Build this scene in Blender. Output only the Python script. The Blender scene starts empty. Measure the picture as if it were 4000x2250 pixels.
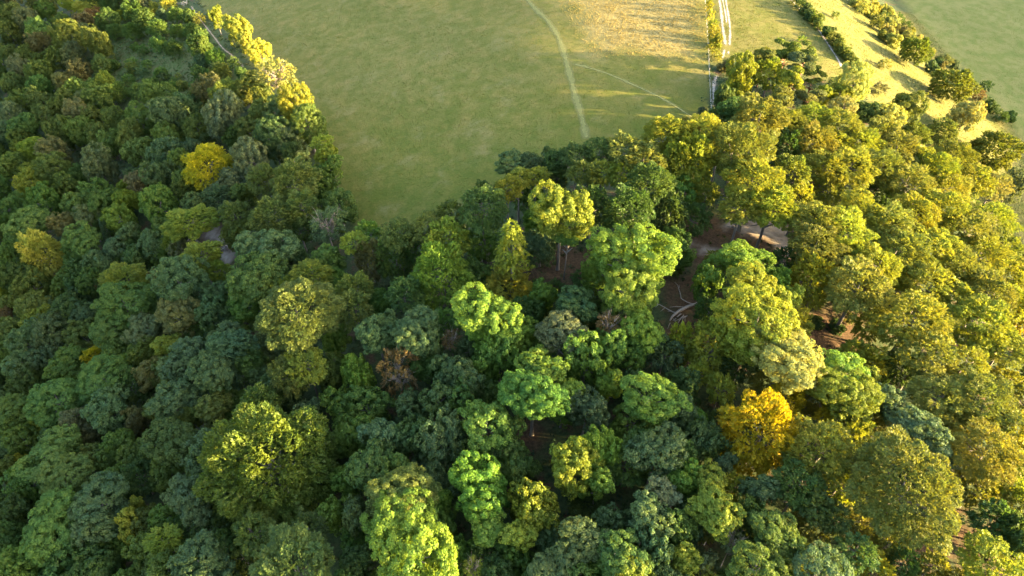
import bpy, math, random
import numpy as np

# ------------------------------------------------------------------ camera, sky, sun, exposure
S = bpy.context.scene
cam_d = bpy.data.cameras.new('camera'); cam = bpy.data.objects.new('camera', cam_d)
S.collection.objects.link(cam); S.camera = cam
cam_d.sensor_width = 36.0; cam_d.lens = 24.33; cam_d.clip_start = 1.0; cam_d.clip_end = 9000.0
cam.location = (0, 0, 120); cam.rotation_euler = (math.radians(90 - 46), 0, 0)

SUN_EL, SUN_AZ = 9.0, -12.0            # degrees above the horizon; direction the sun stands in (from +X, towards +Y)
wld = bpy.data.worlds.new('World'); S.world = wld; wld.use_nodes = True
wn = wld.node_tree.nodes; wl = wld.node_tree.links; wn.clear()
sky = wn.new('ShaderNodeTexSky'); sky.sky_type = 'NISHITA'; sky.sun_disc = False
sky.sun_elevation = math.radians(SUN_EL); sky.sun_rotation = math.radians(90 - SUN_AZ)
sky.air_density = 0.7; sky.dust_density = 2.5; sky.ozone_density = 0.15
bg = wn.new('ShaderNodeBackground'); bg.inputs['Strength'].default_value = 0.128
wo = wn.new('ShaderNodeOutputWorld')
wl.new(sky.outputs[0], bg.inputs[0]); wl.new(bg.outputs[0], wo.inputs[0])
sun_d = bpy.data.lights.new('sun', 'SUN'); sun_d.energy = 5.0; sun_d.angle = math.radians(0.53)
sun_d.color = (1.0, 0.71, 0.34)
sun = bpy.data.objects.new('sun', sun_d); S.collection.objects.link(sun)
sun.rotation_euler = (0, math.radians(90 - SUN_EL), math.radians(SUN_AZ)); sun.location = (200, 0, 150)
S.view_settings.view_transform = 'Standard'; S.view_settings.look = 'None'
S.view_settings.gamma = 1.0; S.view_settings.use_curve_mapping = False
S.view_settings.exposure = 3.8
S.cycles.max_bounces = 6; S.cycles.diffuse_bounces = 4; S.cycles.transmission_bounces = 4
S.cycles.transparent_max_bounces = 8; S.cycles.glossy_bounces = 2
C = S.collection

# ------------------------------------------------------------------ shape of the land
def sp(t, k):
    t = np.asarray(t, float) / k
    return k * np.where(t > 30, t, np.log1p(np.exp(np.minimum(t, 30))))
def sstep(a, b, x):
    t = np.clip((np.asarray(x, float) - a) / (b - a), 0, 1)
    return t * t * (3 - 2 * t)
def hgt(x, y):
    x = np.asarray(x, float); y = np.asarray(y, float)
    x = np.clip(x, -380, 900); y = np.clip(y, -150, 560)
    d = 60 - x
    near = 1 - sstep(110, 190, y)
    z = -0.02 * sp(d, 8) - (0.147 + 0.03 * near) * sp(d - 38, 8)
    t1 = -(x + 42) * .861 - (y - 155) * .508
    t2 = -(x + 42)
    z = z - 0.15 * sp(np.minimum(t1, t2) - 4, 8)
    z = z - 0.05 * sp(x - 75, 8) - 0.33 * sp(x - 118, 6) + 0.36 * sp(x - 188, 8)
    z = z - 0.15 * (1 - sstep(165, 235, y)) * (sp(x - 48, 10) - 2 * sp(x - 150, 15) + sp(x - 252, 15))
    z = z + 84 * sstep(300, 620, x) - .02 * sp(x - 300, 20)  # unseen hill off to the right, raised to shade the valley field
    z = z + 0.5 * np.sin(x * .045 + y * .031) + 0.4 * np.sin(x * .021 - y * .052 + 1.3) + .15 * np.sin(x * .13 + y * .11)
    return z
# ------------------------------------------------------------------ surveyed places (metres)
TREES = [  # form, colour, x, y, crown radius, crown half height, crown centre height, label, understorey
('C','dy',114.7,277.8,1.95,1.85,1.71,'second nearest small deep olive rounded bush behind left of the hillside path',0),
('C','yp',159.0,312.8,2.81,2.67,2.46,'sixth nearest small pale yellow rounded bush behind right of the hillside path',0),
('C','yp',161.8,315.5,2.65,2.52,2.32,'seventh nearest small pale yellow rounded bush behind right of the hillside path',0),
('C','yp',154.9,308.8,2.89,2.75,2.53,'second nearest small pale yellow rounded bush behind right of the hillside path',0),
('C','yp',165.1,315.8,3.06,2.90,2.67,'ninth nearest small pale yellow rounded bush behind right of the hillside path',0),
('A','yl',-247.0,381.2,4.25,4.54,7.60,'small yellow billowy tree right of the top left corner',0),
('C','yl',-175.2,349.2,4.10,3.90,3.58,'yellow lit bush just left of the kissing gate',0),
('C','ol',115.6,276.1,1.76,1.67,1.53,'second nearest small olive rounded bush behind left of the hillside path',0),
('C','yp',152.8,305.1,2.39,2.27,2.09,'nearest small pale yellow rounded bush behind right of the hillside path',0),
('C','yo',77.3,268.9,1.58,3.00,2.76,'second nearest small ochre-green rounded bush behind the wire fence',0),
('C','yp',157.0,306.9,3.25,3.08,2.84,'fourth nearest small pale yellow rounded bush behind right of the hillside path',0),
('C','dk',115.2,273.2,2.52,2.39,2.20,'third nearest small dark green rounded bush behind left of the hillside path',0),
('C','kb',157.3,306.7,1.96,1.86,1.71,'small khaki rounded bush behind right of the hillside path',0),
('A','yl',-228.0,365.5,6.14,3.43,7.64,'sunlit gold-topped tree at the top left edge of the scrub',0),
('C','md',-214.6,364.7,4.66,4.43,4.07,'fifth nearest small mid green rounded bush behind left of the scrub glade',0),
('C','ol',117.7,273.4,1.75,1.66,1.53,'nearest small olive rounded bush behind left of the hillside path',0),
('C','yp',163.2,309.5,2.47,2.34,2.15,'eighth nearest small pale yellow rounded bush behind right of the hillside path',0),
('C','yl',-184.0,349.7,3.10,2.94,2.71,'small yellow rounded bush left of the kissing gate',0),
('A','md',-260.7,380.2,5.12,5.47,8.84,'small mid green billowy tree right of the top left corner',0),
('C','yp',153.9,298.4,3.23,3.07,2.82,'third nearest small pale yellow rounded bush behind right of the hillside path',0),
('C','yo',76.8,264.7,1.56,2.76,2.54,'nearest small ochre-green rounded bush behind the wire fence',0),
('C','yp',158.4,305.1,1.86,1.77,1.63,'fifth nearest small pale yellow rounded bush behind right of the hillside path',0),
('C','dk',116.2,269.6,2.44,2.32,2.14,'second nearest small dark green rounded bush behind left of the hillside path',0),
('C','yo',162.1,305.2,3.19,3.03,2.79,'small ochre-green rounded bush right of the hillside path',0),
('C','md',-193.9,348.4,6.18,5.87,5.40,'mid green rounded bush left of the kissing gate',0),
('C','yp',158.3,301.2,2.91,2.77,2.54,'nearest small pale yellow rounded bush right of the hillside path',0),
('C','yp',170.8,310.1,3.37,3.20,2.94,'eighth nearest small pale yellow rounded bush behind left of the round tree on the slope',0),
('C','ol',119.3,269.4,1.73,1.64,1.51,'third nearest small olive rounded bush behind the hillside path',0),
('C','yp',159.1,300.3,2.67,2.54,2.34,'second nearest small pale yellow rounded bush right of the hillside path',0),
('C','dy',117.8,268.5,1.65,1.56,1.44,'nearest small deep olive rounded bush behind left of the hillside path',0),
('A','rb',-217.6,353.1,4.38,4.69,7.79,'small rust-brown billowy tree right of the top left corner',0),
('C','kb',169.8,309.0,1.84,1.74,1.61,'third nearest small khaki rounded bush behind left of the round tree on the slope',0),
('C','yg',-201.0,350.4,4.17,3.96,3.64,'small yellow-green rounded bush behind left of the scrub glade',0),
('C','md',-164.2,330.8,3.94,3.74,3.44,'nearest small mid green rounded bush before and left of the kissing gate',0),
('C','ol',131.4,275.0,1.91,1.81,1.67,'small olive rounded bush behind right of the hillside path',0),
('C','bl',-173.8,337.3,3.01,2.86,2.63,'small blue-green rounded bush before and left of the kissing gate',0),
('C','dk',116.5,264.5,2.31,2.19,2.02,'nearest small dark green rounded bush behind left of the hillside path',0),
('C','md',-155.4,325.7,3.56,3.38,3.11,'nearest small mid green rounded bush in front of the kissing gate',0),
('A','ygl',-132.5,302.2,3.08,4.35,9.12,'small sunlit tree nearest the kissing gate, at the field corner',0),
('C','yl',75.6,257.5,1.79,2.98,2.74,'small yellow rounded bush behind the wire fence',0),
('C','ol',166.6,301.7,2.88,2.73,2.52,'fifth nearest small olive rounded bush behind left of the round tree on the slope',0),
('C','yp',161.4,298.5,2.02,1.92,1.76,'ninth nearest small pale yellow rounded bush behind left of the round tree on the slope',0),
('C','dy',117.7,263.1,2.36,2.24,2.06,'second nearest small deep olive rounded bush behind the hillside path',0),
('C','yl',-258.3,380.8,2.27,2.16,1.99,'small yellow rounded bush right of the top left corner',0),
('C','ol',-148.8,320.4,3.19,3.03,2.79,'small olive rounded bush before and right of the kissing gate',0),
('C','ol',120.5,264.3,1.84,1.75,1.61,'second nearest small olive rounded bush behind the hillside path',0),
('C','dy',118.8,262.1,2.22,2.11,1.94,'nearest small deep olive rounded bush behind the hillside path',0),
('A','gy',-264.7,367.4,6.26,6.70,10.48,'nearest small grey-green billowy tree before and right of the top left corner',0),
('C','dk',174.5,303.9,3.03,2.88,2.65,'second nearest small dark green rounded bush behind left of the round tree on the slope',0),
('C','yp',163.9,295.5,3.01,2.86,2.63,'seventh nearest small pale yellow rounded bush behind left of the round tree on the slope',0),
('A','oll',-238.4,354.9,4.85,5.18,8.45,'nearest small olive billowy tree right of the top left corner',0),
('C','yp',169.8,298.9,3.05,2.89,2.66,'fourth nearest small pale yellow rounded bush behind left of the round tree on the slope',0),
('C','ol',154.9,284.8,3.13,2.98,2.74,'sixth nearest small olive rounded bush behind left of the round tree on the slope',0),
('C','yp',164.8,294.7,2.56,2.44,2.24,'sixth nearest small pale yellow rounded bush behind left of the round tree on the slope',0),
('C','ol',173.8,302.0,2.02,1.92,1.77,'third nearest small olive rounded bush behind left of the round tree on the slope',0),
('C','ol',118.3,258.9,2.33,2.21,2.04,'nearest small olive rounded bush behind the hillside path',0),
('C','yg',75.5,252.4,2.02,2.33,2.14,'small yellow-green rounded bush behind the wire fence',0),
('A','yl',-118.8,287.8,4.94,7.12,9.36,'tall bright yellow sunlit tree beside the footpath',0),
('C','dk',177.2,301.6,2.42,2.30,2.11,'nearest small dark green rounded bush behind left of the round tree on the slope',0),
('C','yp',163.7,290.3,2.62,2.49,2.29,'fifth nearest small pale yellow rounded bush behind left of the round tree on the slope',0),
('C','md',-168.8,317.9,4.80,4.56,4.19,'second nearest small mid green rounded bush before and left of the kissing gate',0),
('C','yp',159.7,283.2,2.85,2.71,2.49,'third nearest small pale yellow rounded bush behind left of the round tree on the slope',0),
('C','kb',170.3,292.6,2.65,2.52,2.32,'second nearest small khaki rounded bush behind left of the round tree on the slope',0),
('C','dk',121.8,254.9,2.19,2.08,1.91,'second nearest small dark green rounded bush right of the hillside path',0),
('C','yo',178.2,297.8,1.71,1.63,1.50,'second nearest small ochre-green rounded bush behind the round tree on the slope',0),
('C','md',-184.9,324.4,4.91,4.67,4.29,'third nearest small mid green rounded bush behind left of the scrub glade',0),
('C','md',-146.8,305.2,4.00,3.80,3.50,'second nearest small mid green rounded bush in front of the kissing gate',0),
('C','dk',120.4,254.3,1.90,1.80,1.66,'nearest small dark green rounded bush right of the hillside path',0),
('C','md',-155.5,309.3,3.75,3.56,3.28,'third nearest small mid green rounded bush in front of the kissing gate',0),
('C','md',-198.0,331.9,4.36,4.14,3.81,'fourth nearest small mid green rounded bush behind left of the scrub glade',0),
('A','oll',-273.3,361.4,5.83,6.23,9.86,'nearest small olive billowy tree in front of the top left corner',0),
('C','yo',74.3,244.5,2.47,3.36,3.09,'small ochre-green rounded bush behind right of the wire fence',0),
('A','gy',-214.2,331.6,4.59,4.91,8.08,'small grey-green billowy tree right of the top left corner',0),
('C','ol',120.8,253.0,1.89,1.80,1.65,'small olive rounded bush right of the hillside path',0),
('C','kb',168.9,286.4,3.07,2.92,2.69,'nearest small khaki rounded bush behind left of the round tree on the slope',0),
('C','md',-141.1,301.2,3.35,3.19,2.93,'small mid green rounded bush behind left of the footpath',0),
('C','ol',153.7,274.9,2.23,2.12,1.95,'fourth nearest small olive rounded bush behind left of the round tree on the slope',0),
('C','yo',73.8,243.9,1.73,1.65,1.52,'nearest small ochre-green rounded bush right of the wire fence',0),
('C','ol',121.5,248.8,2.78,2.64,2.43,'nearest small olive rounded bush before and right of the hillside path',0),
('A','oll',-194.4,309.9,6.83,7.30,11.29,'olive billowy tree behind left of the scrub glade',0),
('C','yp',157.3,272.2,3.32,3.16,2.91,'second nearest small pale yellow rounded bush behind left of the round tree on the slope',0),
('C','yp',167.4,279.9,3.42,3.25,2.99,'nearest small pale yellow rounded bush behind left of the round tree on the slope',0),
('C','ol',171.9,285.1,2.52,2.40,2.21,'second nearest small olive rounded bush behind left of the round tree on the slope',0),
('C','yp',176.7,288.7,2.53,2.40,2.21,'small pale yellow rounded bush behind the round tree on the slope',0),
('C','yg',107.9,245.5,1.75,1.43,1.32,'little pale bush standing out in the lit meadow',0),
('C','yo',175.6,289.0,1.62,1.54,1.41,'nearest small ochre-green rounded bush behind the round tree on the slope',0),
('A','yl',-110.3,272.8,3.17,4.71,8.92,'slim yellow tree right of the footpath, middle of the sunlit row',0),
('C','yo',74.5,239.9,2.20,2.50,2.30,'second nearest small ochre-green rounded bush right of the wire fence',0),
('C','ol',170.3,280.1,3.03,2.88,2.65,'nearest small olive rounded bush behind left of the round tree on the slope',0),
('C','dy',122.2,246.7,1.99,1.89,1.74,'nearest small deep olive rounded bush before and right of the hillside path',0),
('A','kb',-238.9,332.8,6.20,6.63,10.40,'nearest small khaki billowy tree before and right of the top left corner',0),
('C','md',-162.9,302.2,4.02,3.82,3.51,'small mid green rounded bush behind the scrub glade',0),
('C','ol',122.0,243.7,2.75,2.61,2.40,'second nearest small olive rounded bush before and right of the hillside path',0),
('C','yg',75.1,238.1,1.46,1.39,1.28,'small yellow-green rounded bush before and right of the wire fence',0),
('C','md',-180.4,312.9,2.05,1.95,1.79,'second nearest small mid green rounded bush behind left of the scrub glade',0),
('C','yo',71.7,236.8,1.46,1.39,1.27,'small ochre-green rounded bush in front of the wire fence',0),
('C','dk',-151.7,292.3,4.51,4.28,3.94,'small dark green rounded bush behind right of the scrub glade',0),
('C','md',-172.7,304.6,2.82,2.68,2.47,'nearest small mid green rounded bush behind left of the scrub glade',0),
('C','md',-133.2,283.4,4.08,3.88,3.57,'small mid green rounded bush left of the footpath',0),
('C','ol',122.1,241.0,1.84,1.75,1.61,'third nearest small olive rounded bush before and right of the hillside path',0),
('A','gy',-210.1,313.1,4.78,5.12,8.36,'third nearest small grey-green billowy tree before and right of the top left corner',0),
('C','yp',182.3,282.5,1.75,1.66,1.53,'small pale yellow rounded bush right of the round tree on the slope',0),
('A','yl',-100.0,258.1,3.95,5.05,9.79,'sunlit yellow tree before the broad pale-branched one by the field',0),
('C','dy',160.3,258.1,6.13,6.46,5.94,'round dark tree on the bright slope nearest the top, edge of the valley field',0),
('D','ol',98.6,217.1,4.75,2.89,11.52,'rightmost dark-topped pine against the lit meadow',0),
('C','ol',122.7,239.1,2.47,2.35,2.16,'fourth nearest small olive rounded bush before and right of the hillside path',0),
('C','yo',72.4,232.3,1.68,1.60,1.47,'nearest small ochre-green rounded bush before and right of the wire fence',0),
('C','bl',-172.8,303.2,2.10,1.99,1.83,'small blue-green rounded bush behind left of the scrub glade',0),
('D','ol',92.0,218.1,4.51,4.22,11.01,'pine with a reddish trunk in the middle of the pine clump',0),
('C','dk',176.0,273.9,2.19,2.08,1.91,'small dark green rounded bush right of the round tree on the slope',0),
('C','dy',123.2,238.5,1.51,1.43,1.32,'second nearest small deep olive rounded bush before and right of the hillside path',0),
('A','gy',-212.3,310.8,4.41,4.72,7.82,'second nearest small grey-green billowy tree before and right of the top left corner',0),
('C','yo',73.3,229.6,1.67,1.58,1.46,'second nearest small ochre-green rounded bush before and right of the wire fence',0),
('C','md',-126.2,274.4,3.99,3.79,3.49,'nearest small mid green rounded bush before and left of the footpath',0),
('A','oll',-220.1,312.2,5.18,5.53,8.92,'second nearest small olive billowy tree before and right of the top left corner',0),
('C','bl',-133.3,279.5,1.98,1.88,1.73,'third nearest small blue-green rounded bush before and left of the footpath',0),
('A','oll',-242.4,321.5,5.72,6.12,9.70,'third nearest small olive billowy tree in front of the top left corner',0),
('D','ol',83.5,213.6,3.89,3.75,10.80,'leftmost dark pine of the clump below the lit meadow',0),
('C','ol',123.7,235.0,2.32,2.21,2.03,'fifth nearest small olive rounded bush before and right of the hillside path',0),
('C','gy',183.2,273.1,3.70,2.56,2.35,'third nearest small grey-green rounded bush behind the largest slope tree',0),
('C','bl',-132.9,275.2,3.16,3.00,2.76,'fourth nearest small blue-green rounded bush before and left of the footpath',0),
('C','bl',-128.6,275.2,1.90,1.80,1.66,'nearest small blue-green rounded bush before and left of the footpath',0),
('C','ol',124.1,234.0,1.71,1.62,1.49,'sixth nearest small olive rounded bush before and right of the hillside path',0),
('C','md',-172.6,292.7,3.03,2.88,2.65,'second nearest small mid green rounded bush left of the scrub glade',0),
('C','dk',178.9,269.4,1.83,1.74,1.60,'small dark green rounded bush before and right of the round tree on the slope',0),
('C','yp',140.2,241.2,2.77,2.11,1.94,'small pale yellow rounded bush left of the round tree on the slope',0),
('C','kb',179.4,268.5,2.22,2.11,1.94,'small khaki rounded bush behind left of the largest slope tree',0),
('C','md',-164.6,288.8,2.42,2.30,2.11,'nearest small mid green rounded bush left of the scrub glade',0),
('C','dk',-115.5,266.1,3.34,3.17,2.92,'small dark green rounded bush before and right of the footpath',0),
('C','md',-185.8,297.6,3.43,3.25,2.99,'third nearest small mid green rounded bush left of the scrub glade',0),
('A','oll',-187.1,290.9,4.16,4.45,7.47,'small olive billowy tree left of the scrub glade',0),
('C','gy',188.9,273.5,2.00,1.90,1.75,'second nearest small grey-green rounded bush behind the largest slope tree',0),
('D','gy',94.1,209.0,4.82,2.89,12.35,'grey-green pine before and right of the pine clump',0),
('C','kb',74.2,222.9,2.57,1.95,1.79,'small khaki rounded bush behind right of the chalk track bend',0),
('C','bl',-125.6,269.5,2.38,2.26,2.08,'second nearest small blue-green rounded bush before and left of the footpath',0),
('C','bl',170.5,259.5,2.72,2.59,2.38,'small blue-green rounded bush before and right of the round tree on the slope',0),
('C','ol',-170.9,287.5,3.05,2.90,2.67,'small olive rounded bush left of the scrub glade',0),
('A','kb',-195.3,288.7,5.20,5.56,8.95,'small khaki billowy tree left of the scrub glade',0),
('C','bl',-168.1,285.7,1.99,1.89,1.74,'small blue-green rounded bush left of the scrub glade',0),
('C','bl',-163.4,281.2,3.00,2.85,2.62,'small blue-green rounded bush before and left of the scrub glade',0),
('C','md',-130.6,266.2,3.37,3.20,2.95,'third nearest small mid green rounded bush before and left of the footpath',0),
('C','ol',-119.6,260.4,4.13,3.92,3.61,'small olive rounded bush in front of the footpath',0),
('C','md',-128.5,264.9,2.61,2.48,2.28,'second nearest small mid green rounded bush before and left of the footpath',0),
('C','md',-150.4,272.2,3.75,3.56,3.28,'nearest small mid green rounded bush before and right of the scrub glade',0),
('C','md',-109.0,255.5,3.25,3.09,2.84,'small mid green rounded bush before and right of the footpath',0),
('E','yp',-85.7,230.1,6.95,7.45,12.13,'broad sunlit tree with pale branches showing, at the field edge',0),
('A','yg',75.2,205.2,5.45,8.22,9.11,'tall sunlit yellow-green tree beside the bend of the chalk track',0),
('C','ol',-143.2,271.5,1.61,1.53,1.41,'small olive rounded bush right of the scrub glade',0),
('C','gy',183.2,261.0,1.50,1.42,1.31,'nearest small grey-green rounded bush behind the largest slope tree',0),
('C','bl',-149.0,270.9,2.79,2.65,2.44,'small blue-green rounded bush before and right of the scrub glade',0),
('A','ygl',-177.7,275.3,4.01,4.29,7.25,'small yellow-green billowy tree left of the scrub glade',0),
('D','ol',97.7,204.9,3.27,3.27,11.11,'small olive pine before and right of the pine clump',0),
('C','md',-169.2,278.2,2.99,2.84,2.61,'nearest small mid green rounded bush before and left of the scrub glade',0),
('A','kb',-201.6,283.8,5.17,5.53,8.92,'second nearest small khaki billowy tree before and right of the top left corner',0),
('C','dk',185.8,258.2,1.63,1.54,1.42,'nearest small dark green rounded bush right of the largest slope tree',0),
('C','md',-143.7,267.5,1.60,1.52,1.40,'second nearest small mid green rounded bush before and right of the scrub glade',0),
('D','yg',89.1,201.8,4.52,4.24,11.01,'yellow-green pine in front of the pine clump',0),
('A','yp',110.9,203.8,5.95,5.84,12.13,'pale sunlit willowy tree at the lower end of the hillside path',0),
('C','md',-154.2,268.9,3.16,3.00,2.76,'small mid green rounded bush in front of the scrub glade',0),
('A','oll',-237.7,298.6,5.46,5.84,9.33,'fifth nearest small olive billowy tree in front of the top left corner',0),
('C','bl',110.5,216.2,2.54,2.54,2.34,'small blue-green rounded bush before and right of the pine clump',0),
('C','ol',-169.8,277.0,2.04,1.94,1.79,'small olive rounded bush before and left of the scrub glade',0),
('C','md',-123.3,256.7,1.84,1.75,1.61,'small mid green rounded bush in front of the footpath',0),
('C','ol',-137.4,261.9,2.36,2.24,2.06,'small olive rounded bush before and right of the scrub glade',0),
('C','md',-142.4,264.8,1.73,1.64,1.51,'fourth nearest small mid green rounded bush before and right of the scrub glade',0),
('C','gy',185.1,254.5,2.04,1.94,1.79,'second nearest small grey-green rounded bush right of the largest slope tree',0),
('C','gy',184.0,254.3,1.93,1.84,1.69,'nearest small grey-green rounded bush right of the largest slope tree',0),
('C','md',-144.1,265.1,1.82,1.73,1.59,'third nearest small mid green rounded bush before and right of the scrub glade',0),
('C','md',-132.1,260.0,1.59,1.51,1.39,'sixth nearest small mid green rounded bush before and right of the scrub glade',0),
('A','md',-181.5,271.9,4.32,4.62,7.70,'nearest small mid green billowy tree left of the scrub glade',0),
('A','md',-214.9,285.2,5.58,5.97,9.50,'nearest small mid green billowy tree in front of the top left corner',0),
('C','dy',165.1,234.1,8.54,6.82,6.28,'largest round tree on the bright slope beside the valley field',0),
('C','dk',193.1,255.8,2.74,2.61,2.40,'second nearest small dark green rounded bush right of the largest slope tree',0),
('C','md',-141.6,262.2,2.45,2.33,2.14,'fifth nearest small mid green rounded bush before and right of the scrub glade',0),
('C','kb',129.6,219.8,2.84,2.19,2.01,'small khaki rounded bush before and left of the round tree on the slope',0),
('C','bl',-127.6,254.7,2.06,1.95,1.80,'fifth nearest small blue-green rounded bush before and left of the footpath',0),
('C','md',-158.4,263.7,3.98,3.78,3.48,'second nearest small mid green rounded bush before and left of the scrub glade',0),
('C','md',-168.9,265.5,5.45,5.18,4.76,'mid green rounded bush before and left of the scrub glade',0),
('A','ol',-89.7,222.6,3.57,3.81,10.38,'small olive billowy tree in front of the sunlit yellow row',0),
('A','yg',105.0,199.1,3.19,2.65,10.89,'second nearest small yellow-green billowy tree before and right of the pine clump',0),
('A','yg',99.8,198.8,2.94,3.33,9.87,'nearest small yellow-green billowy tree before and right of the pine clump',0),
('B','ol',-105.3,228.7,6.50,5.74,9.80,'olive feathery beech in front of the footpath',0),
('C','rb',185.1,245.4,2.66,2.53,2.33,'small rust-brown rounded bush right of the largest slope tree',0),
('A','md',-136.9,240.4,6.25,6.68,10.46,'nearest mid green billowy tree in front of the scrub glade',0),
('C','ol',-124.1,243.2,4.50,4.28,3.94,'olive rounded bush before and right of the scrub glade',0),
('A','yg',-73.7,208.4,6.21,5.45,12.90,'yellow-green billowy tree before and right of the sunlit yellow row',0),
('D','ol',82.6,189.7,5.17,3.10,11.94,'olive pine in front of the pine clump',0),
('A','dk',65.5,191.5,3.57,5.85,8.46,'small dark green billowy tree in front of the chalk track bend',0),
('D','kb',93.4,193.3,4.21,3.92,10.47,'khaki pine before and right of the pine clump',0),
('C','dk',188.8,245.4,1.52,1.45,1.33,'third nearest small dark green rounded bush right of the largest slope tree',0),
('C','gy',185.9,243.7,1.78,1.69,1.56,'small grey-green rounded bush before and right of the largest slope tree',0),
('A','gy',-181.1,261.0,4.87,5.20,8.48,'small grey-green billowy tree before and left of the scrub glade',0),
('A','oll',-218.7,273.9,5.80,6.20,9.82,'second nearest olive billowy tree in front of the top left corner',0),
('A','oll',-192.4,262.2,5.56,5.95,9.48,'olive billowy tree left of the scrub glade',0),
('A','bl',-123.5,231.5,5.21,5.57,8.97,'blue-green billowy tree before and right of the scrub glade',0),
('A','ol',131.3,203.1,4.82,6.64,9.64,'upright olive tree on the bright slope nearest the wood',0),
('A','yp',103.1,190.2,4.29,3.04,12.21,'pale yellow billowy tree before and right of the pine clump',0),
('C','dk',186.5,238.0,2.61,2.48,2.28,'small dark green rounded bush before and right of the largest slope tree',0),
('B','ygr',70.5,182.5,4.57,3.28,12.42,'golden-green feathery beech before and right of the chalk track bend',0),
('A','md',66.2,180.4,4.52,2.99,12.62,'mid green billowy tree before and right of the chalk track bend',0),
('A','ol',-87.4,210.1,3.44,3.68,10.31,'small olive billowy tree before and right of the footpath',0),
('A','dk',111.3,190.8,4.33,3.71,11.64,'dark green billowy tree before and left of the round tree on the slope',0),
('C','gy',61.3,195.4,1.30,1.30,1.19,'small grey-green rounded bush before and left of the chalk track bend',0),
('A','gy',-100.9,211.7,7.48,8.00,12.23,'grey-green willowy tree left of the broad pale-branched sunlit tree',0),
('A','yp',158.0,210.7,4.78,6.41,9.80,'pale feathery sunlit tree on the far right slope',0),
('A','bl',-125.0,221.7,7.28,7.79,11.94,'blue-green billowy tree in front of the scrub glade',0),
('A','yp',117.4,190.0,5.28,3.95,12.88,'pale yellow billowy tree before and left of the round tree on the slope',0),
('C','dk',187.0,231.4,2.57,2.44,2.24,'second nearest small dark green rounded bush behind the dome tree at the right edge',0),
('A','oll',-170.9,246.1,4.68,5.00,8.21,'small olive billowy tree before and left of the scrub glade',0),
('A','oll',-196.7,255.5,5.18,5.54,8.93,'seventh nearest small olive billowy tree in front of the top left corner',0),
('C','dk',192.7,233.2,1.81,1.72,1.59,'small dark green rounded bush behind right of the dome tree at the right edge',0),
('A','md',-142.6,230.9,5.57,5.95,9.49,'second nearest mid green billowy tree in front of the scrub glade',0),
('C','dk',188.0,230.3,2.08,1.97,1.82,'nearest small dark green rounded bush behind the dome tree at the right edge',0),
('B','olr',69.0,168.1,8.98,6.11,16.52,'large golden-olive feathery beech before and right of the chalk track bend',0),
('A','oll',-153.8,234.7,5.38,5.75,9.22,'nearest olive billowy tree before and left of the scrub glade',0),
('A','md',-66.4,195.0,5.71,5.63,11.95,'mid green billowy tree before and right of the sunlit yellow row',0),
('B','ygr',88.1,176.1,6.73,4.58,14.51,'golden-green feathery beech in front of the pine clump',0),
('B','olr',78.3,172.6,6.63,5.27,13.70,'nearest golden-olive feathery beech in front of the pine clump',0),
('A','md',-204.8,251.3,5.80,6.20,9.82,'mid green billowy tree in front of the top left corner',0),
('B','olr',95.1,173.8,7.36,5.01,15.08,'golden-olive feathery beech before and right of the pine clump',0),
('A','ol',-90.4,205.1,4.22,4.51,7.55,'small olive billowy tree behind right of the golden round tree on the left',0),
('A','ygl',-182.6,245.3,3.47,3.71,6.48,'small yellow-green billowy tree before and left of the scrub glade',0),
('A','oll',-181.6,238.9,6.15,6.58,10.33,'fourth nearest olive billowy tree before and left of the scrub glade',0),
('A','md',-171.8,235.5,5.47,5.85,9.34,'second nearest mid green billowy tree before and left of the scrub glade',0),
('A','bl',-214.3,251.8,5.21,5.57,8.97,'small blue-green billowy tree in front of the top left corner',0),
('C','ol',148.5,204.1,5.32,4.64,4.27,'olive rounded bush in front of the largest slope tree',0),
('A','bl',-77.4,191.2,5.94,5.85,12.10,'blue-green billowy tree behind right of the golden round tree on the left',0),
('C','ol',135.6,199.1,5.43,3.69,3.40,'olive rounded bush before and left of the largest slope tree',0),
('B','ygr',50.2,157.0,6.91,5.08,17.32,'nearest golden-green feathery beech in front of the chalk track bend',0),
('B','olr',47.3,160.0,4.98,4.56,14.84,'golden-olive feathery beech before and left of the chalk track bend',0),
('B','olr',109.2,175.3,6.59,4.66,14.22,'second nearest golden-olive feathery beech before and left of the largest slope tree',0),
('B','ygr',41.2,156.1,6.88,5.06,17.29,'nearest golden-green feathery beech before and left of the chalk track bend',0),
('A','bl',-111.0,208.2,3.53,3.77,6.56,'small blue-green billowy tree behind the golden round tree on the left',0),
('A','md',-151.5,222.2,5.50,5.88,9.39,'nearest mid green billowy tree before and left of the scrub glade',0),
('B','ygr',56.9,158.7,4.96,4.54,14.84,'second nearest golden-green feathery beech in front of the chalk track bend',0),
('B','yg',-59.0,181.9,3.57,2.29,11.82,'small yellow-green feathery beech behind left of the field corner',0),
('B','olr',85.4,165.6,6.49,5.08,13.68,'second nearest golden-olive feathery beech in front of the pine clump',0),
('B','ygr',100.0,167.8,6.60,4.71,14.19,'second nearest golden-green feathery beech before and right of the pine clump',0),
('B','ygr',92.1,167.3,5.72,4.95,12.61,'nearest golden-green feathery beech before and right of the pine clump',0),
('A','bl',-111.8,202.9,3.74,4.00,6.87,'small blue-green billowy tree behind left of the golden round tree on the left',0),
('A','oll',-134.1,209.2,5.51,5.90,9.41,'olive billowy tree left of the golden round tree on the left',0),
('A','ygl',-189.0,231.0,5.78,6.18,9.80,'second nearest yellow-green billowy tree behind the lemon-yellow tree',0),
('A','ygl',-203.3,240.6,3.49,3.73,6.50,'small yellow-green billowy tree behind the lemon-yellow tree',0),
('B','olr',110.9,168.2,7.32,5.05,14.97,'nearest golden-olive feathery beech before and left of the largest slope tree',0),
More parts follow.
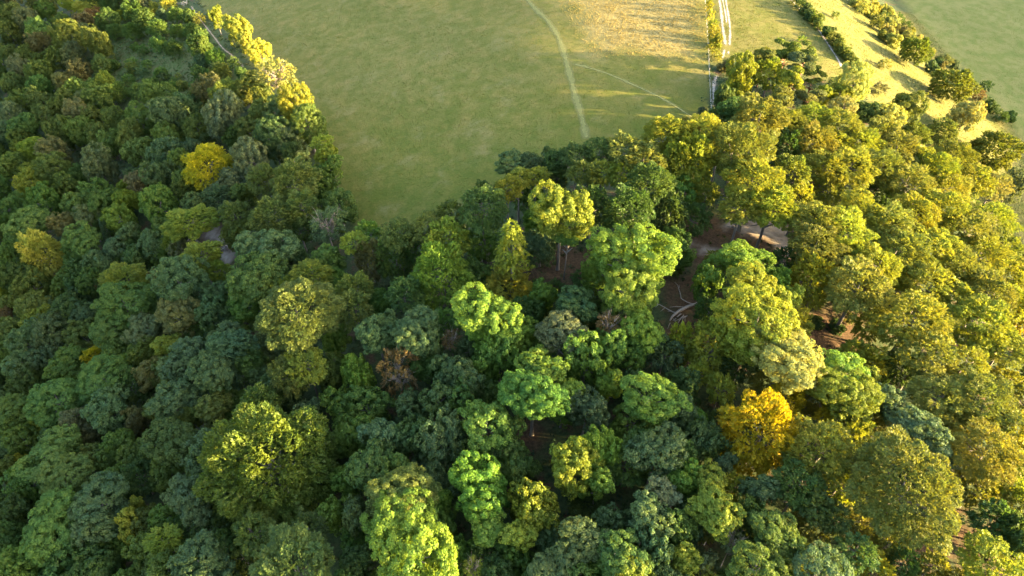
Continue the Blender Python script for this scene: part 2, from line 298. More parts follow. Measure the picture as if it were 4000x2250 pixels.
('B','ol',29.2,150.4,5.95,3.58,17.25,'second nearest olive feathery beech behind right of the grey-trunked yellow tree',0),
('B','dk',77.7,164.4,5.21,6.63,10.25,'dark green feathery beech in front of the pine clump',0),
('F','dk',9.8,164.8,1.53,1.80,9.37,"small dark green narrow tree behind right of the pasture's lower end",0),
('A','dk',-70.1,182.7,3.14,3.36,10.15,'small dark green billowy tree right of the golden round tree on the left',0),
('A','bl',-119.4,201.6,5.33,5.70,9.15,'nearest blue-green billowy tree left of the golden round tree on the left',0),
('C','dy',166.9,199.9,8.81,7.02,6.46,'dense dome-shaped tree at the right picture edge',0),
('B','olr',58.7,149.7,9.50,6.99,17.41,'large golden-olive feathery beech in front of the chalk track bend',0),
('B','dk',23.2,151.4,5.00,3.02,16.34,'dark green feathery beech behind right of the grey-trunked yellow tree',0),
('A','yg',-57.1,175.8,3.97,3.69,11.11,'sunlit yellow-green treetop leaning out over the left field edge',0),
('B','dk',17.2,150.2,5.00,3.01,16.33,"dark green feathery beech right of the pasture's lower end",0),
('B','olr',137.0,177.5,7.10,5.45,14.26,'nearest golden-olive feathery beech left of the dome tree at the right edge',0),
('A','gy',-83.1,182.6,6.10,6.52,10.24,'grey-green billowy tree right of the golden round tree on the left',0),
('B','ygr',117.7,167.5,6.71,5.15,13.95,'second nearest golden-green feathery beech left of the dome tree at the right edge',0),
('B','ygr',46.9,149.2,6.79,8.32,14.07,'third nearest golden-green feathery beech in front of the chalk track bend',0),
('B','olr',34.0,146.1,5.67,4.12,16.32,'golden-olive feathery beech behind the large bright green tree',0),
('B','ygr',43.2,149.4,6.00,7.35,13.77,'second nearest golden-green feathery beech before and left of the chalk track bend',0),
('A','gy',-149.4,206.1,6.35,7.04,10.82,'grey-green billowy tree behind right of the lemon-yellow tree',0),
('A','bl',0.4,156.6,4.62,2.68,13.06,'blue-green tree poking into the pasture at its lower end',0),
('A','bl',5.6,156.8,3.99,2.78,12.01,"blue-green billowy tree in front of the pasture's lower end",0),
('A','dk',12.4,154.3,4.34,2.79,12.54,"dark green billowy tree right of the pasture's lower end",0),
('A','oll',-195.3,223.5,6.01,6.43,10.12,'third nearest olive billowy tree behind the lemon-yellow tree',0),
('B','gd',-97.2,182.2,7.85,7.64,12.12,'bright golden-yellow round tree standing alone among the dark left wood',0),
('A','md',-53.8,170.5,3.22,3.44,10.20,'small mid green billowy tree behind left of the field corner',0),
('B','ygr',92.9,154.5,6.88,5.05,14.30,'third nearest golden-green feathery beech before and right of the pine clump',0),
('B','olr',101.4,156.3,7.17,4.90,14.88,'third nearest golden-olive feathery beech before and left of the largest slope tree',0),
('B','yo',85.2,153.0,6.20,5.12,13.19,'ochre-green feathery beech behind right of the pale clearing',0),
('B','ygr',121.2,162.8,7.48,5.09,15.18,'nearest golden-green feathery beech left of the dome tree at the right edge',0),
('A','oll',-170.5,210.3,6.27,6.70,10.49,'second nearest olive billowy tree behind the lemon-yellow tree',0),
('B','ol',18.5,144.1,4.89,3.27,15.92,'nearest olive feathery beech behind right of the grey-trunked yellow tree',0),
('A','bl',-117.5,188.6,5.90,6.56,10.17,'second nearest blue-green billowy tree left of the golden round tree on the left',0),
('B','olr',75.0,150.6,5.32,5.30,11.67,'nearest golden-olive feathery beech behind right of the pale clearing',0),
('B','yg',22.7,144.3,4.31,3.37,14.94,'nearest yellow-green feathery beech behind right of the grey-trunked yellow tree',0),
('B','yg',28.1,143.5,4.29,3.35,14.92,'second nearest yellow-green feathery beech behind right of the grey-trunked yellow tree',0),
('A','bl',-133.7,199.1,3.25,3.48,6.16,'small blue-green billowy tree left of the golden round tree on the left',0),
('B','yo',6.4,147.0,3.41,2.77,14.12,"ochre-green feathery beech in front of the pasture's lower end",0),
('B','yo',1.8,146.1,3.80,2.44,15.03,'sun-gilded beech top left of the round yellow tree on a grey trunk',0),
('A','ygl',-179.9,208.2,6.56,7.02,10.91,'nearest yellow-green billowy tree behind the lemon-yellow tree',0),
('B','oll',-73.9,167.4,5.74,5.07,12.53,'olive feathery beech right of the golden round tree on the left',0),
('B','oll',-63.2,162.5,7.37,6.51,13.67,'olive feathery beech behind left of the field corner',0),
('B','ygr',60.3,138.9,8.22,5.59,15.84,'large golden-green feathery beech behind the pale clearing',0),
('B','olr',107.5,151.6,7.09,4.82,14.83,'second nearest golden-olive feathery beech left of the dome tree at the right edge',0),
('B','ygr',141.3,170.3,6.09,5.13,13.01,'nearest golden-green feathery beech before and left of the dome tree at the right edge',0),
('A','gy',165.6,183.6,4.04,5.83,9.20,'small grey-green billowy tree before and right of the dome tree at the right edge',0),
('A','gy',-90.0,176.2,4.61,4.93,8.12,'grey-green billowy tree before and right of the golden round tree on the left',0),
('B','yp',151.1,173.6,5.04,4.34,12.14,'pale yellow feathery beech in front of the dome tree at the right edge',0),
('B','dk',33.8,136.6,6.42,6.14,15.56,'second nearest dark green feathery beech behind the large bright green tree',0),
('A','ygl',-135.0,192.7,3.20,3.42,6.09,'small yellow-green billowy tree left of the golden round tree on the left',0),
('B','ygr',122.7,155.9,6.48,4.41,14.29,'second nearest golden-green feathery beech before and left of the dome tree at the right edge',0),
('B','yg',-1.0,141.7,4.33,2.98,15.33,"yellow-green feathery beech before and left of the pasture's lower end",0),
('B','dk',-7.7,144.2,3.21,2.89,13.70,"small dark green feathery beech before and left of the pasture's lower end",0),
('A','ygl',-127.3,178.8,4.28,4.57,10.75,'second nearest yellow-green billowy tree behind the red-tinged dark trees',0),
('A','oll',-139.5,182.4,3.86,4.12,10.53,'small olive billowy tree behind the red-tinged dark trees',0),
('A','bl',-98.6,168.4,4.28,4.58,10.75,'blue-green billowy tree in front of the golden round tree on the left',0),
('A','md',-163.1,189.0,5.87,6.28,11.59,'mid green billowy tree behind the lemon-yellow tree',0),
('B','ygr',73.6,138.8,5.10,5.49,11.14,'golden-green feathery beech behind right of the pale clearing',0),
('A','md',-111.9,171.2,6.06,6.47,11.69,'mid green billowy tree before and left of the golden round tree on the left',0),
('A','md',-148.0,183.3,5.19,5.55,11.23,'nearest mid green billowy tree behind right of the lemon-yellow tree',0),
('A','yg',11.6,125.5,6.76,6.82,21.00,'round sunlit yellow tree on a tall bare grey trunk by the dark hollow',0),
('B','ygr',63.2,131.7,7.09,4.83,14.83,'large golden-green feathery beech behind right of the pale clearing',0),
('B','oll',-59.3,152.0,5.84,5.16,12.60,'olive feathery beech left of the field corner',0),
('A','md',-178.4,191.5,5.99,6.41,11.65,'second nearest mid green billowy tree behind left of the lemon-yellow tree',0),
('B','dk',-6.9,131.4,7.10,4.28,18.37,'large dark green feathery beech behind left of the conical tree',0),
('B','dk',20.1,132.2,5.64,6.88,13.67,'dark green feathery beech right of the grey-trunked yellow tree',0),
('B','olr',56.1,131.4,5.61,3.82,13.51,'golden-olive feathery beech behind the pale clearing',0),
('B','dk',27.6,128.0,6.40,6.11,15.55,'nearest dark green feathery beech behind the large bright green tree',0),
('B','ygr',112.8,140.8,7.64,5.20,15.32,'large golden-green feathery beech before and left of the dome tree at the right edge',0),
('B','ygr',87.6,133.8,6.70,4.56,14.48,'golden-green feathery beech right of the pale clearing',0),
('B','ol',-15.7,135.8,4.29,4.09,14.22,'olive feathery beech behind left of the conical tree',0),
('B','dk',38.8,132.9,4.96,7.04,9.48,'dark green feathery beech behind right of the large bright green tree',0),
('B','ygr',103.3,136.8,6.87,4.68,14.64,'third nearest golden-green feathery beech before and left of the dome tree at the right edge',0),
('B','oll',-79.7,155.4,5.59,4.93,12.42,'nearest olive feathery beech behind right of the small bare clearing on the left',0),
('A','ygl',-126.2,170.9,4.43,4.74,10.83,'nearest yellow-green billowy tree behind the red-tinged dark trees',0),
('A','gy',-140.1,175.3,4.04,4.32,10.63,'small grey-green billowy tree behind right of the lemon-yellow tree',0),
('B','oll',-66.6,149.5,7.11,6.28,13.49,'second nearest olive feathery beech behind right of the small bare clearing on the left',0),
('B','ygr',131.7,145.9,7.17,4.88,14.91,'golden-green feathery beech in front of the dome tree at the right edge',0),
('B','olr',72.5,127.3,7.01,4.77,14.76,'large golden-olive feathery beech right of the pale clearing',0),
('A','kb',-149.7,175.9,4.34,4.64,10.78,'khaki billowy tree behind right of the lemon-yellow tree',0),
('B','ygl',-93.8,154.0,7.37,4.11,15.94,'yellow-green tree with reaching branches left of the small bare clearing',0),
('A','md',-160.6,175.0,6.61,4.37,14.53,'nearest mid green billowy tree behind left of the lemon-yellow tree',0),
('E','bl',-50.0,142.7,5.39,4.67,12.37,'rounded blue-green crown with bare branches showing near the field corner',0),
('B','olr',92.6,129.5,7.17,4.88,14.90,'third nearest large golden-olive feathery beech behind right of the brown open floor',0),
('B','ol',-20.6,129.8,4.92,2.97,16.26,'second nearest olive feathery beech right of the field corner',0),
('F','bl',-133.2,171.8,2.20,4.90,7.46,'small blue-green narrow tree behind the red-tinged dark trees',0),
('B','ygr',79.0,124.8,7.32,4.98,15.04,'large golden-green feathery beech right of the pale clearing',0),
('B','olr',117.6,134.8,7.51,5.11,15.21,'large golden-olive feathery beech behind left of the right edge of the wood',0),
('A','oll',-80.5,151.3,4.00,4.28,10.61,'olive billowy tree behind right of the small bare clearing on the left',0),
('A','bl',-120.1,163.0,3.36,3.59,10.27,'small blue-green billowy tree behind right of the red-tinged dark trees',0),
('B','ol',-28.0,129.0,4.94,2.98,16.27,'nearest olive feathery beech right of the field corner',0),
('A','md',-170.2,176.8,2.87,3.07,10.01,'small mid green billowy tree behind left of the lemon-yellow tree',0),
('A','md',-133.8,161.3,6.21,3.47,14.77,'nearest mid green billowy tree behind the red-tinged dark trees',0),
('A','md',13.0,121.8,2.70,1.51,14.00,'small mid green billowy tree in front of the grey-trunked yellow tree',0),
('B','yg',-15.7,125.6,5.60,5.62,14.79,'beech with a blazing yellow sunlit top left of the narrow conical tree',0),
('B','ygl',-101.9,153.6,3.44,3.04,10.91,'small yellow-green feathery beech left of the small bare clearing on the left',0),
('B','yg',-40.9,132.5,3.95,2.21,12.49,'yellow-green feathery beech in front of the field corner',0),
('A','bl',-108.5,154.8,4.86,5.20,11.06,'second nearest blue-green billowy tree behind right of the red-tinged dark trees',0),
('B','olr',71.5,119.7,6.44,4.38,14.25,'golden-olive feathery beech right of the pale clearing',0),
('A','bl',-122.2,157.5,4.26,4.56,10.74,'nearest blue-green billowy tree behind right of the red-tinged dark trees',0),
('A','gy',-98.6,151.2,3.41,3.65,10.29,'small grey-green billowy tree left of the small bare clearing on the left',0),
('B','olr',131.0,135.7,6.12,4.57,13.58,'golden-olive feathery beech behind the right edge of the wood',0),
('A','bl',-65.4,133.5,8.04,4.49,16.61,'large blue-green billowy tree right of the small bare clearing on the left',0),
('F','yg',0.0,118.6,4.39,10.34,15.00,'tall narrow conical tree with a sunlit tip in the middle wood',0),
('B','ygr',102.2,123.2,7.05,4.80,14.80,'large golden-green feathery beech behind left of the right edge of the wood',0),
('B','olr',92.7,120.8,6.92,4.71,14.68,'second nearest large golden-olive feathery beech behind right of the brown open floor',0),
('A','br',26.6,111.4,9.09,5.07,17.67,'large bright green billowy tree with sunlit crest right of centre',0),
('A','dk',-138.2,159.6,4.12,4.40,10.67,'dark green billowy tree right of the lemon-yellow tree',0),
('A','md',-167.1,167.3,4.06,4.34,10.64,'small mid green billowy tree left of the lemon-yellow tree',0),
('B','ygr',117.5,126.4,6.72,4.57,14.50,'golden-green feathery beech behind left of the right edge of the wood',0),
('B','ygr',79.5,121.0,4.59,4.95,10.88,'second nearest golden-green feathery beech behind the brown open floor',0),
('B','ygl',-86.7,140.6,6.20,3.46,14.75,'yellow-green dome in front of the small bare clearing and its fallen trunk',0),
('A','dk',-113.1,151.6,3.92,4.20,10.57,'nearest dark green billowy tree behind right of the red-tinged dark trees',0),
('A','br',52.0,113.4,5.53,3.09,14.08,'round-topped green tree standing before the pale clearing',0),
('B','yl',-150.9,162.6,7.19,11.03,9.66,'tall lemon-yellow tree standing alone near the left picture edge',0),
('A','md',-47.4,129.6,3.97,4.24,10.59,'mid green billowy tree before and left of the field corner',0),
('B','kb',-36.8,129.6,4.36,7.47,8.15,'drooping brownish-olive tree in the shaded beech edge left of centre',0),
('B','dk',-29.9,128.0,5.09,8.43,8.36,'nearest dark green feathery beech before and right of the field corner',0),
('A','bl',-126.7,153.1,4.70,5.03,10.97,'blue-green billowy tree behind the red-tinged dark trees',0),
('B','ygr',84.7,115.2,6.21,4.23,14.05,'golden-green feathery beech behind right of the brown open floor',0),
('B','olr',106.1,118.9,6.60,4.49,14.39,'golden-olive feathery beech behind left of the right edge of the wood',0),
('C','dk',39.9,121.1,2.14,2.45,2.26,'small dark green rounded bush behind the fallen dead tree',0),
('B','ygl',-81.7,136.7,3.82,3.38,11.18,'yellow-green feathery beech in front of the small bare clearing on the left',0),
('A','yg',90.2,116.6,3.98,3.00,11.78,'yellow-green billowy tree behind right of the brown open floor',0),
('B','ygl',-50.1,122.5,4.97,2.77,13.51,'yellow-green feathery beech behind the broad dark beech',0),
('A','dk',-132.5,150.7,4.94,5.28,11.10,'dark green billowy tree left of the red-tinged dark trees',0),
('A','md',-63.6,122.9,8.28,4.62,16.85,'large mid green billowy tree before and right of the small bare clearing on the left',0),
('A','dk',-157.1,155.2,6.08,6.50,11.70,'dark green billowy tree before and left of the lemon-yellow tree',0),
('B','ygr',125.4,123.5,5.80,4.66,13.01,'golden-green feathery beech behind the right edge of the wood',0),
('B','br',-16.8,117.6,7.38,10.60,9.82,'tall bright green skirted beech in the shaded edge of the wood',0),
('C','dk',17.2,120.2,2.81,1.69,1.55,'dark green rounded bush before and left of the large bright green tree',0),
('A','rb',-102.6,141.3,2.89,3.09,10.02,'small rust-brown billowy tree right of the red-tinged dark trees',0),
('A','bg',44.5,110.7,3.83,4.77,9.87,'leaf green billowy tree behind right of the fallen dead tree',0),
('A','bl',-88.9,130.6,8.23,5.06,16.36,'large blue-green billowy tree before and left of the small bare clearing on the left',0),
('B','ygl',-110.1,138.2,7.18,4.01,15.74,'yellow-green feathery dome beside the red-tinged dark trees on the left',0),
('A','dk',-126.1,146.3,4.39,4.69,10.81,'nearest dark green billowy tree before and left of the red-tinged dark trees',0),
('A','rb',-124.9,146.5,1.85,1.98,9.48,'small rust-brown billowy tree in front of the red-tinged dark trees',0),
('B','ygr',68.9,112.4,5.33,8.67,8.51,'nearest golden-green feathery beech behind the brown open floor',0),
('B','ygr',95.6,111.6,6.17,4.20,14.01,'second nearest golden-green feathery beech left of the right edge of the wood',0),
('C','dk',6.4,119.9,1.83,1.10,1.01,'nearest small dark green rounded bush before and right of the conical tree',0),
('A','bg',60.0,110.1,4.36,6.16,9.38,'leaf green billowy tree behind right of the huge lime-yellow tree',0),
('C','dk',10.5,117.9,2.63,1.58,1.45,'second nearest small dark green rounded bush before and right of the conical tree',0),
('B','olr',76.4,106.6,7.46,5.83,14.45,'nearest large golden-olive feathery beech behind right of the brown open floor',0),
('A','br',25.5,103.7,6.61,4.78,14.14,'bright green billowing tree directly below the large sunlit-crested one',0),
('B','ol',-38.2,116.5,4.47,4.85,10.78,'second nearest olive feathery beech right of the broad dark beech',0),
('C','yo',-0.6,116.7,6.54,3.92,3.61,'low spreading yellow-ochre skirt in front of the conical tree',0),
('B','ygl',-57.3,120.4,4.63,4.31,11.55,'yellow-green feathery beech behind left of the broad dark beech',0),
('A','ygl',-161.6,151.1,2.67,2.86,9.91,'small yellow-green billowy tree before and left of the lemon-yellow tree',0),
('A','bl',-77.8,126.7,4.69,5.02,10.97,'nearest blue-green billowy tree in front of the small bare clearing on the left',0),
('B','dk',-24.8,111.3,4.66,4.33,11.56,'dark green feathery beech behind the rusty brown tree',0),
('A','yg',51.5,100.8,7.14,3.98,15.70,'large yellow-green billowy tree behind the huge lime-yellow tree',0),
('B','olr',109.4,109.7,7.07,4.81,14.81,'large golden-olive feathery beech left of the right edge of the wood',0),
('A','yg',61.1,104.2,3.20,1.78,11.73,'yellow-green billowy tree behind right of the huge lime-yellow tree',0),
('B','ygr',101.6,107.5,5.93,4.04,13.80,'nearest golden-green feathery beech left of the right edge of the wood',0),
('A','md',-105.7,128.5,7.94,4.43,16.51,'large mid green billowy tree before and right of the red-tinged dark trees',0),
('A','md',-67.3,120.7,5.30,5.67,11.29,'mid green billowy tree left of the broad dark beech',0),
('A','bl',13.5,102.7,4.68,3.64,12.24,'blue-green billowy tree before and left of the large bright green tree',0),
('A','oll',-153.5,145.1,3.55,3.80,10.37,'small olive billowy tree behind the left picture edge',0),
('B','ygr',121.4,113.9,4.84,5.21,11.01,'nearest golden-green feathery beech before and right of the right edge of the wood',0),
('A','oll',-145.4,142.1,5.12,5.47,11.19,'olive billowy tree in front of the lemon-yellow tree',0),
('C','dk',7.4,110.9,2.88,2.11,1.94,'dark green rounded bush before and right of the conical tree',0),
('B','ol',-37.1,109.2,4.67,4.12,11.77,'nearest olive feathery beech right of the broad dark beech',0),
('A','br',-4.6,99.4,7.53,4.20,16.10,'flat-topped lime green spreading tree in front of the conical tree',0),
('B','oll',-48.2,105.2,9.72,5.42,18.31,'very broad dark olive beech left of centre in the wood',0),
('A','dk',-129.8,136.5,5.18,5.54,11.23,'second nearest dark green billowy tree before and left of the red-tinged dark trees',0),
('A','kb',-86.6,120.2,5.96,3.33,14.52,'khaki billowy tree before and left of the small bare clearing on the left',0),
('A','bl',-76.2,119.5,4.95,5.29,11.10,'second nearest blue-green billowy tree in front of the small bare clearing on the left',0),
('A','bl',-123.9,134.0,4.45,4.76,10.84,'blue-green billowy tree in front of the red-tinged dark trees',0),
('A','ygl',-141.7,137.7,4.58,4.90,10.91,'yellow-green billowy tree behind right of the left picture edge',0),
('A','rb',-155.9,141.6,2.83,3.02,9.99,'small rust-brown billowy tree behind the left picture edge',0),
('A','yg',49.1,93.2,8.39,4.68,16.96,'huge lime-yellow sunlit tree below the pale clearing',0),
('B','ygr',85.8,98.3,7.88,6.09,14.86,'large yellow beech with a shaded skirt beside the brown open floor',0),
('C','ol',81.3,109.7,1.93,1.16,1.07,'small olive rounded bush right of the brown open floor',0),
('C','dk',71.5,107.3,1.74,1.04,0.96,'small dark green rounded bush behind left of the brown open floor',0),
('B','ygr',101.6,98.8,7.99,5.44,15.63,'large golden-green feathery beech before and left of the right edge of the wood',0),
('B','gd',124.8,111.7,4.14,7.72,7.58,'golden feathery beech before and right of the right edge of the wood',0),
('A','md',-108.0,122.6,6.21,3.73,14.51,'nearest mid green billowy tree in front of the red-tinged dark trees',0),
('A','ygl',-88.4,120.6,2.45,3.09,9.34,'small yellow-green billowy tree before and left of the small bare clearing on the left',0),
('A','br',27.6,94.9,4.65,3.97,11.90,'round bright green tree left of the fallen dead tree',0),
('E','rb',20.5,95.9,3.24,2.25,11.36,'rust-brown twiggy tree left of the fallen dead tree',0),
('C','dk',76.5,106.7,2.06,1.23,1.13,'small dark green rounded bush right of the brown open floor',0),
('A','gy',-97.2,119.7,5.07,3.23,13.23,'grey-green billowy tree before and right of the red-tinged dark trees',0),
('A','bl',-21.0,98.0,5.65,3.15,14.20,'blue-green billowy tree behind the rusty brown tree',0),
('A','oll',-150.8,134.7,5.27,5.63,11.27,'olive billowy tree behind the left picture edge',0),
('A','br',-5.8,97.4,3.97,2.91,11.85,'second nearest bright green billowy tree in front of the conical tree',0),
('A','gy',9.8,93.7,5.11,2.85,13.65,'grey-green billowy tree before and right of the conical tree',0),
('A','bl',-29.6,99.2,5.07,2.83,13.61,'blue-green billowy tree behind left of the rusty brown tree',0),
('A','bl',-132.1,129.2,6.18,6.61,11.75,'second nearest blue-green billowy tree behind right of the left picture edge',0),
('A','br',1.2,96.0,4.10,3.44,11.55,'nearest bright green billowy tree in front of the conical tree',0),
('A','bl',-70.2,109.6,3.94,2.20,12.47,'blue-green billowy tree left of the broad dark beech',0),
('E','rb',-13.2,96.9,2.51,1.93,10.53,'small rust-brown twiggy tree behind right of the rusty brown tree',0),
('A','bl',-139.9,128.7,5.34,5.71,11.31,'nearest blue-green billowy tree behind right of the left picture edge',0),
('A','yg',48.2,90.3,4.69,2.61,13.23,'yellow-green billowy tree in front of the huge lime-yellow tree',0),
('A','ygl',-87.8,112.4,3.51,1.96,12.04,'yellow-green billowy tree before and right of the red-tinged dark trees',0),
('B','ygr',35.6,93.9,3.27,7.02,6.89,'nearest golden-green feathery beech in front of the fallen dead tree',0),
('A','bl',-18.2,96.1,3.68,3.94,10.44,'blue-green billowy tree behind right of the rusty brown tree',0),
('A','bl',-66.1,102.9,5.40,3.01,13.95,'third nearest blue-green billowy tree before and left of the broad dark beech',0),
('A','bg',20.2,91.4,4.32,5.70,9.75,'second nearest leaf green billowy tree before and left of the fallen dead tree',0),
('B','ygr',41.5,91.4,5.11,7.49,9.28,'golden-green feathery beech before and right of the fallen dead tree',0),
('B','olr',106.3,94.7,5.80,3.95,13.68,'nearest golden-olive feathery beech in front of the right edge of the wood',0),
('A','oll',-95.4,113.7,4.19,4.48,10.71,'nearest olive billowy tree before and right of the red-tinged dark trees',0),
('A','md',-104.2,115.8,4.48,4.79,10.86,'second nearest mid green billowy tree in front of the red-tinged dark trees',0),
('B','olr',85.5,90.0,6.03,4.16,13.84,'large golden-olive feathery beech before and left of the right edge of the wood',0),
('F','ol',76.9,94.2,1.46,4.04,7.01,'small olive narrow tree before and right of the brown open floor',0),
('A','bg',-2.8,92.4,5.23,7.61,9.35,'second nearest leaf green billowy tree behind the dark hollow',0),
('B','gd',-112.0,117.2,3.74,4.41,10.08,'small golden tree among grey-green crowns on the left slope',0),
('A','bl',-131.8,122.0,3.89,4.16,10.55,'second nearest blue-green billowy tree right of the left picture edge',0),
('A','bl',-79.1,104.3,5.37,3.49,13.45,'second nearest blue-green billowy tree before and right of the red-tinged dark trees',0),
('A','yp',54.1,83.7,7.75,4.32,16.32,'pale grey-green sunlit tree in front of the huge lime-yellow one',0),
('A','bg',15.4,89.4,4.95,7.62,8.90,'second nearest leaf green billowy tree behind right of the dark hollow',0),
('B','ygl',-99.9,111.6,2.79,2.47,10.46,'small yellow-green feathery beech in front of the red-tinged dark trees',0),
('A','md',-61.3,100.5,3.41,3.65,10.30,'mid green billowy tree before and left of the broad dark beech',0),
('A','md',-119.3,114.5,5.33,3.86,13.04,'nearest mid green billowy tree right of the left picture edge',0),
('B','ygr',95.5,89.4,4.82,3.28,12.80,'golden-green feathery beech before and left of the right edge of the wood',0),
('B','ygl',-44.7,92.9,5.02,2.80,13.56,'dark beech with a sunlit yellow fan of sprays, left of centre',0),
('A','bl',-138.0,119.9,4.53,4.85,10.89,'nearest blue-green billowy tree right of the left picture edge',0),
('C','dk',82.2,93.5,2.37,4.50,4.14,'small dark green rounded bush before and right of the brown open floor',0),
('A','bg',5.1,84.4,5.05,2.82,13.59,'nearest leaf green billowy tree behind the dark hollow',0),
('A','bl',-68.5,96.6,5.79,3.23,14.34,'fourth nearest blue-green billowy tree before and left of the broad dark beech',0),
('A','br',65.0,83.4,5.16,2.88,13.71,'bright green billowy tree before and right of the brown open floor',0),
('B','oll',-49.1,92.3,5.05,3.77,12.70,'olive feathery beech in front of the broad dark beech',0),
('A','kb',-90.7,105.1,3.65,3.90,10.42,'khaki billowy tree before and right of the red-tinged dark trees',0),
('A','bl',-13.8,88.0,3.37,3.61,10.28,'nearest blue-green billowy tree right of the rusty brown tree',0),
('E','rb',-24.5,91.0,4.99,8.82,7.84,'rusty brown half-bare tree among green crowns, left of centre',0),
('A','br',-34.4,92.5,3.72,6.58,8.01,'upright bright green tree left of the rusty brown tree',0),
('A','md',-102.2,103.8,6.30,3.51,14.85,'second nearest mid green billowy tree right of the left picture edge',0),
('A','yg',72.4,85.5,2.67,2.85,9.91,'yellow-green billowy tree before and right of the brown open floor',0),
('A','bl',-9.7,85.9,3.95,4.23,10.58,'second nearest blue-green billowy tree right of the rusty brown tree',0),
('A','br',19.7,82.3,2.46,3.04,9.40,'small bright green billowy tree behind the yellowing round tree',0),
('A','md',-67.6,94.6,2.84,3.03,9.99,'small mid green billowy tree behind left of the giant olive beech',0),
('A','md',-10.4,82.5,3.59,3.84,10.39,'mid green billowy tree right of the rusty brown tree',0),
('A','bg',4.1,77.8,6.18,3.45,14.73,'sunlit lime-topped tree on a pale trunk above the dark hollow',0),
('A','br',11.4,79.8,3.17,2.50,11.00,'bright green billowy tree behind right of the dark hollow',0),
('A','yg',63.9,77.4,6.14,3.43,14.70,'lime sunlit tree right of the golden beech',0),
('A','br',26.5,76.3,5.22,2.91,13.76,'bright green billowy tree in front of the fallen dead tree',0),
('B','olr',84.4,79.0,5.72,3.89,13.60,'second nearest large golden-olive feathery beech behind right of the big sunlit beech',0),
('A','md',-113.1,99.5,6.65,3.71,15.21,'second nearest mid green billowy tree before and right of the left picture edge',0),
('A','bl',-75.5,90.8,5.55,3.10,14.10,'blue-green billowy tree behind left of the giant olive beech',0),
('A','bl',-14.8,81.7,3.43,3.67,10.31,'blue-green billowy tree before and right of the rusty brown tree',0),
('B','gd',53.8,78.6,4.51,6.11,9.67,'sunlit golden crest behind the rich golden beech',0),
('B','olr',91.7,78.1,6.89,4.69,14.66,'large golden-olive feathery beech in front of the right edge of the wood',0),
('A','bl',74.4,77.7,3.88,2.17,12.42,'blue-green billowy tree behind the big sunlit beech',0),
('A','bl',-96.3,94.9,5.50,3.95,13.22,'second nearest blue-green billowy tree before and right of the left picture edge',0),
('B','oll',-54.5,85.4,4.95,4.37,11.98,'olive feathery beech behind the giant olive beech',0),
('A','bl',-121.7,103.0,3.19,3.41,10.18,'small blue-green billowy tree before and right of the left picture edge',0),
('A','oll',-66.4,88.2,3.59,2.80,11.36,'nearest olive billowy tree behind left of the giant olive beech',0),
('A','oll',-126.8,101.1,5.48,3.06,14.03,'olive billowy tree in front of the left picture edge',0),
('A','bl',14.4,76.8,4.17,4.69,10.47,'dark blue-green tree right of the sunlit lime-topped tree',0),
('A','bl',32.5,75.2,2.94,3.54,9.67,'second nearest blue-green billowy tree left of the golden beech',0),
('A','oll',-73.0,88.3,3.13,3.35,10.15,'second nearest olive billowy tree behind left of the giant olive beech',0),
('B','gd',60.1,74.9,1.92,1.28,10.24,'small golden feathery beech right of the golden beech',0),
('A','bl',33.3,75.3,2.38,4.20,8.19,'small blue-green billowy tree left of the golden beech',0),
('A','br',36.1,74.6,1.62,1.92,9.17,'small bright green billowy tree left of the golden beech',0),
('A','md',-113.7,97.6,2.89,3.09,10.02,'small mid green billowy tree before and right of the left picture edge',0),
('A','kb',-89.8,91.5,2.92,4.62,8.62,'small khaki billowy tree behind the narrow yellow young tree',0),
('A','ygl',-117.9,96.5,2.89,3.10,10.02,'small yellow-green billowy tree before and right of the left picture edge',0),
('A','bg',-4.8,73.0,4.96,3.61,12.71,'leaf green billowy tree behind left of the dark hollow',0),
('A','gy',-104.3,92.5,4.45,4.76,10.84,'grey-green billowy tree before and right of the left picture edge',0),
('A','md',-0.8,74.0,2.82,3.07,9.93,'nearest mid green billowy tree behind left of the dark hollow',0),
('A','bl',76.7,71.7,5.46,3.05,14.01,'grey-green smooth crown behind the big sunlit olive beech',0),
('B','ygr',97.3,74.7,5.25,4.69,12.13,'golden-green feathery beech behind right of the big sunlit beech',0),
('A','md',-129.1,97.8,3.93,4.20,10.57,'nearest mid green billowy tree in front of the left picture edge',0),
('B','ygr',63.3,71.1,4.06,4.60,10.39,'golden-green feathery beech behind left of the big sunlit beech',0),
('A','bl',-26.6,74.2,3.79,2.99,11.49,'third nearest blue-green billowy tree in front of the rusty brown tree',0),
('B','gd',45.8,69.9,7.42,10.33,10.14,'broad rich golden beech at the lower right',0),
('A','bl',-13.6,72.6,5.37,6.78,10.34,'blue-green billowy tree behind left of the vivid green tree',0),
('A','bl',-20.3,74.1,4.41,6.29,9.34,'second nearest blue-green billowy tree in front of the rusty brown tree',0),
('A','bl',35.5,69.4,3.42,4.05,9.92,'nearest blue-green billowy tree left of the golden beech',0),
('A','dk',-72.2,79.1,6.20,3.46,14.75,'large dark green billowy tree behind right of the narrow yellow young tree',0),
('A','md',-121.4,92.1,3.99,4.27,10.60,'second nearest mid green billowy tree in front of the left picture edge',0),
('A','md',24.3,69.2,2.43,2.59,9.78,'mid green billowy tree right of the yellowing round tree',0),
('A','md',-90.6,85.2,3.36,3.69,10.17,'third nearest mid green billowy tree behind the narrow yellow young tree',0),
('A','br',16.3,67.3,3.81,4.01,10.56,'green tree leaning on the yellowing round tree, right of the gap',0),
('A','bl',26.3,65.6,4.95,3.54,12.76,'blue-green billowy tree right of the yellowing round tree',0),
('B','olr',54.6,64.8,6.56,5.45,13.43,'large golden-olive feathery beech before and right of the golden beech',0),
('B','olr',87.3,66.9,6.49,4.42,14.29,'nearest large golden-olive feathery beech behind right of the big sunlit beech',0),
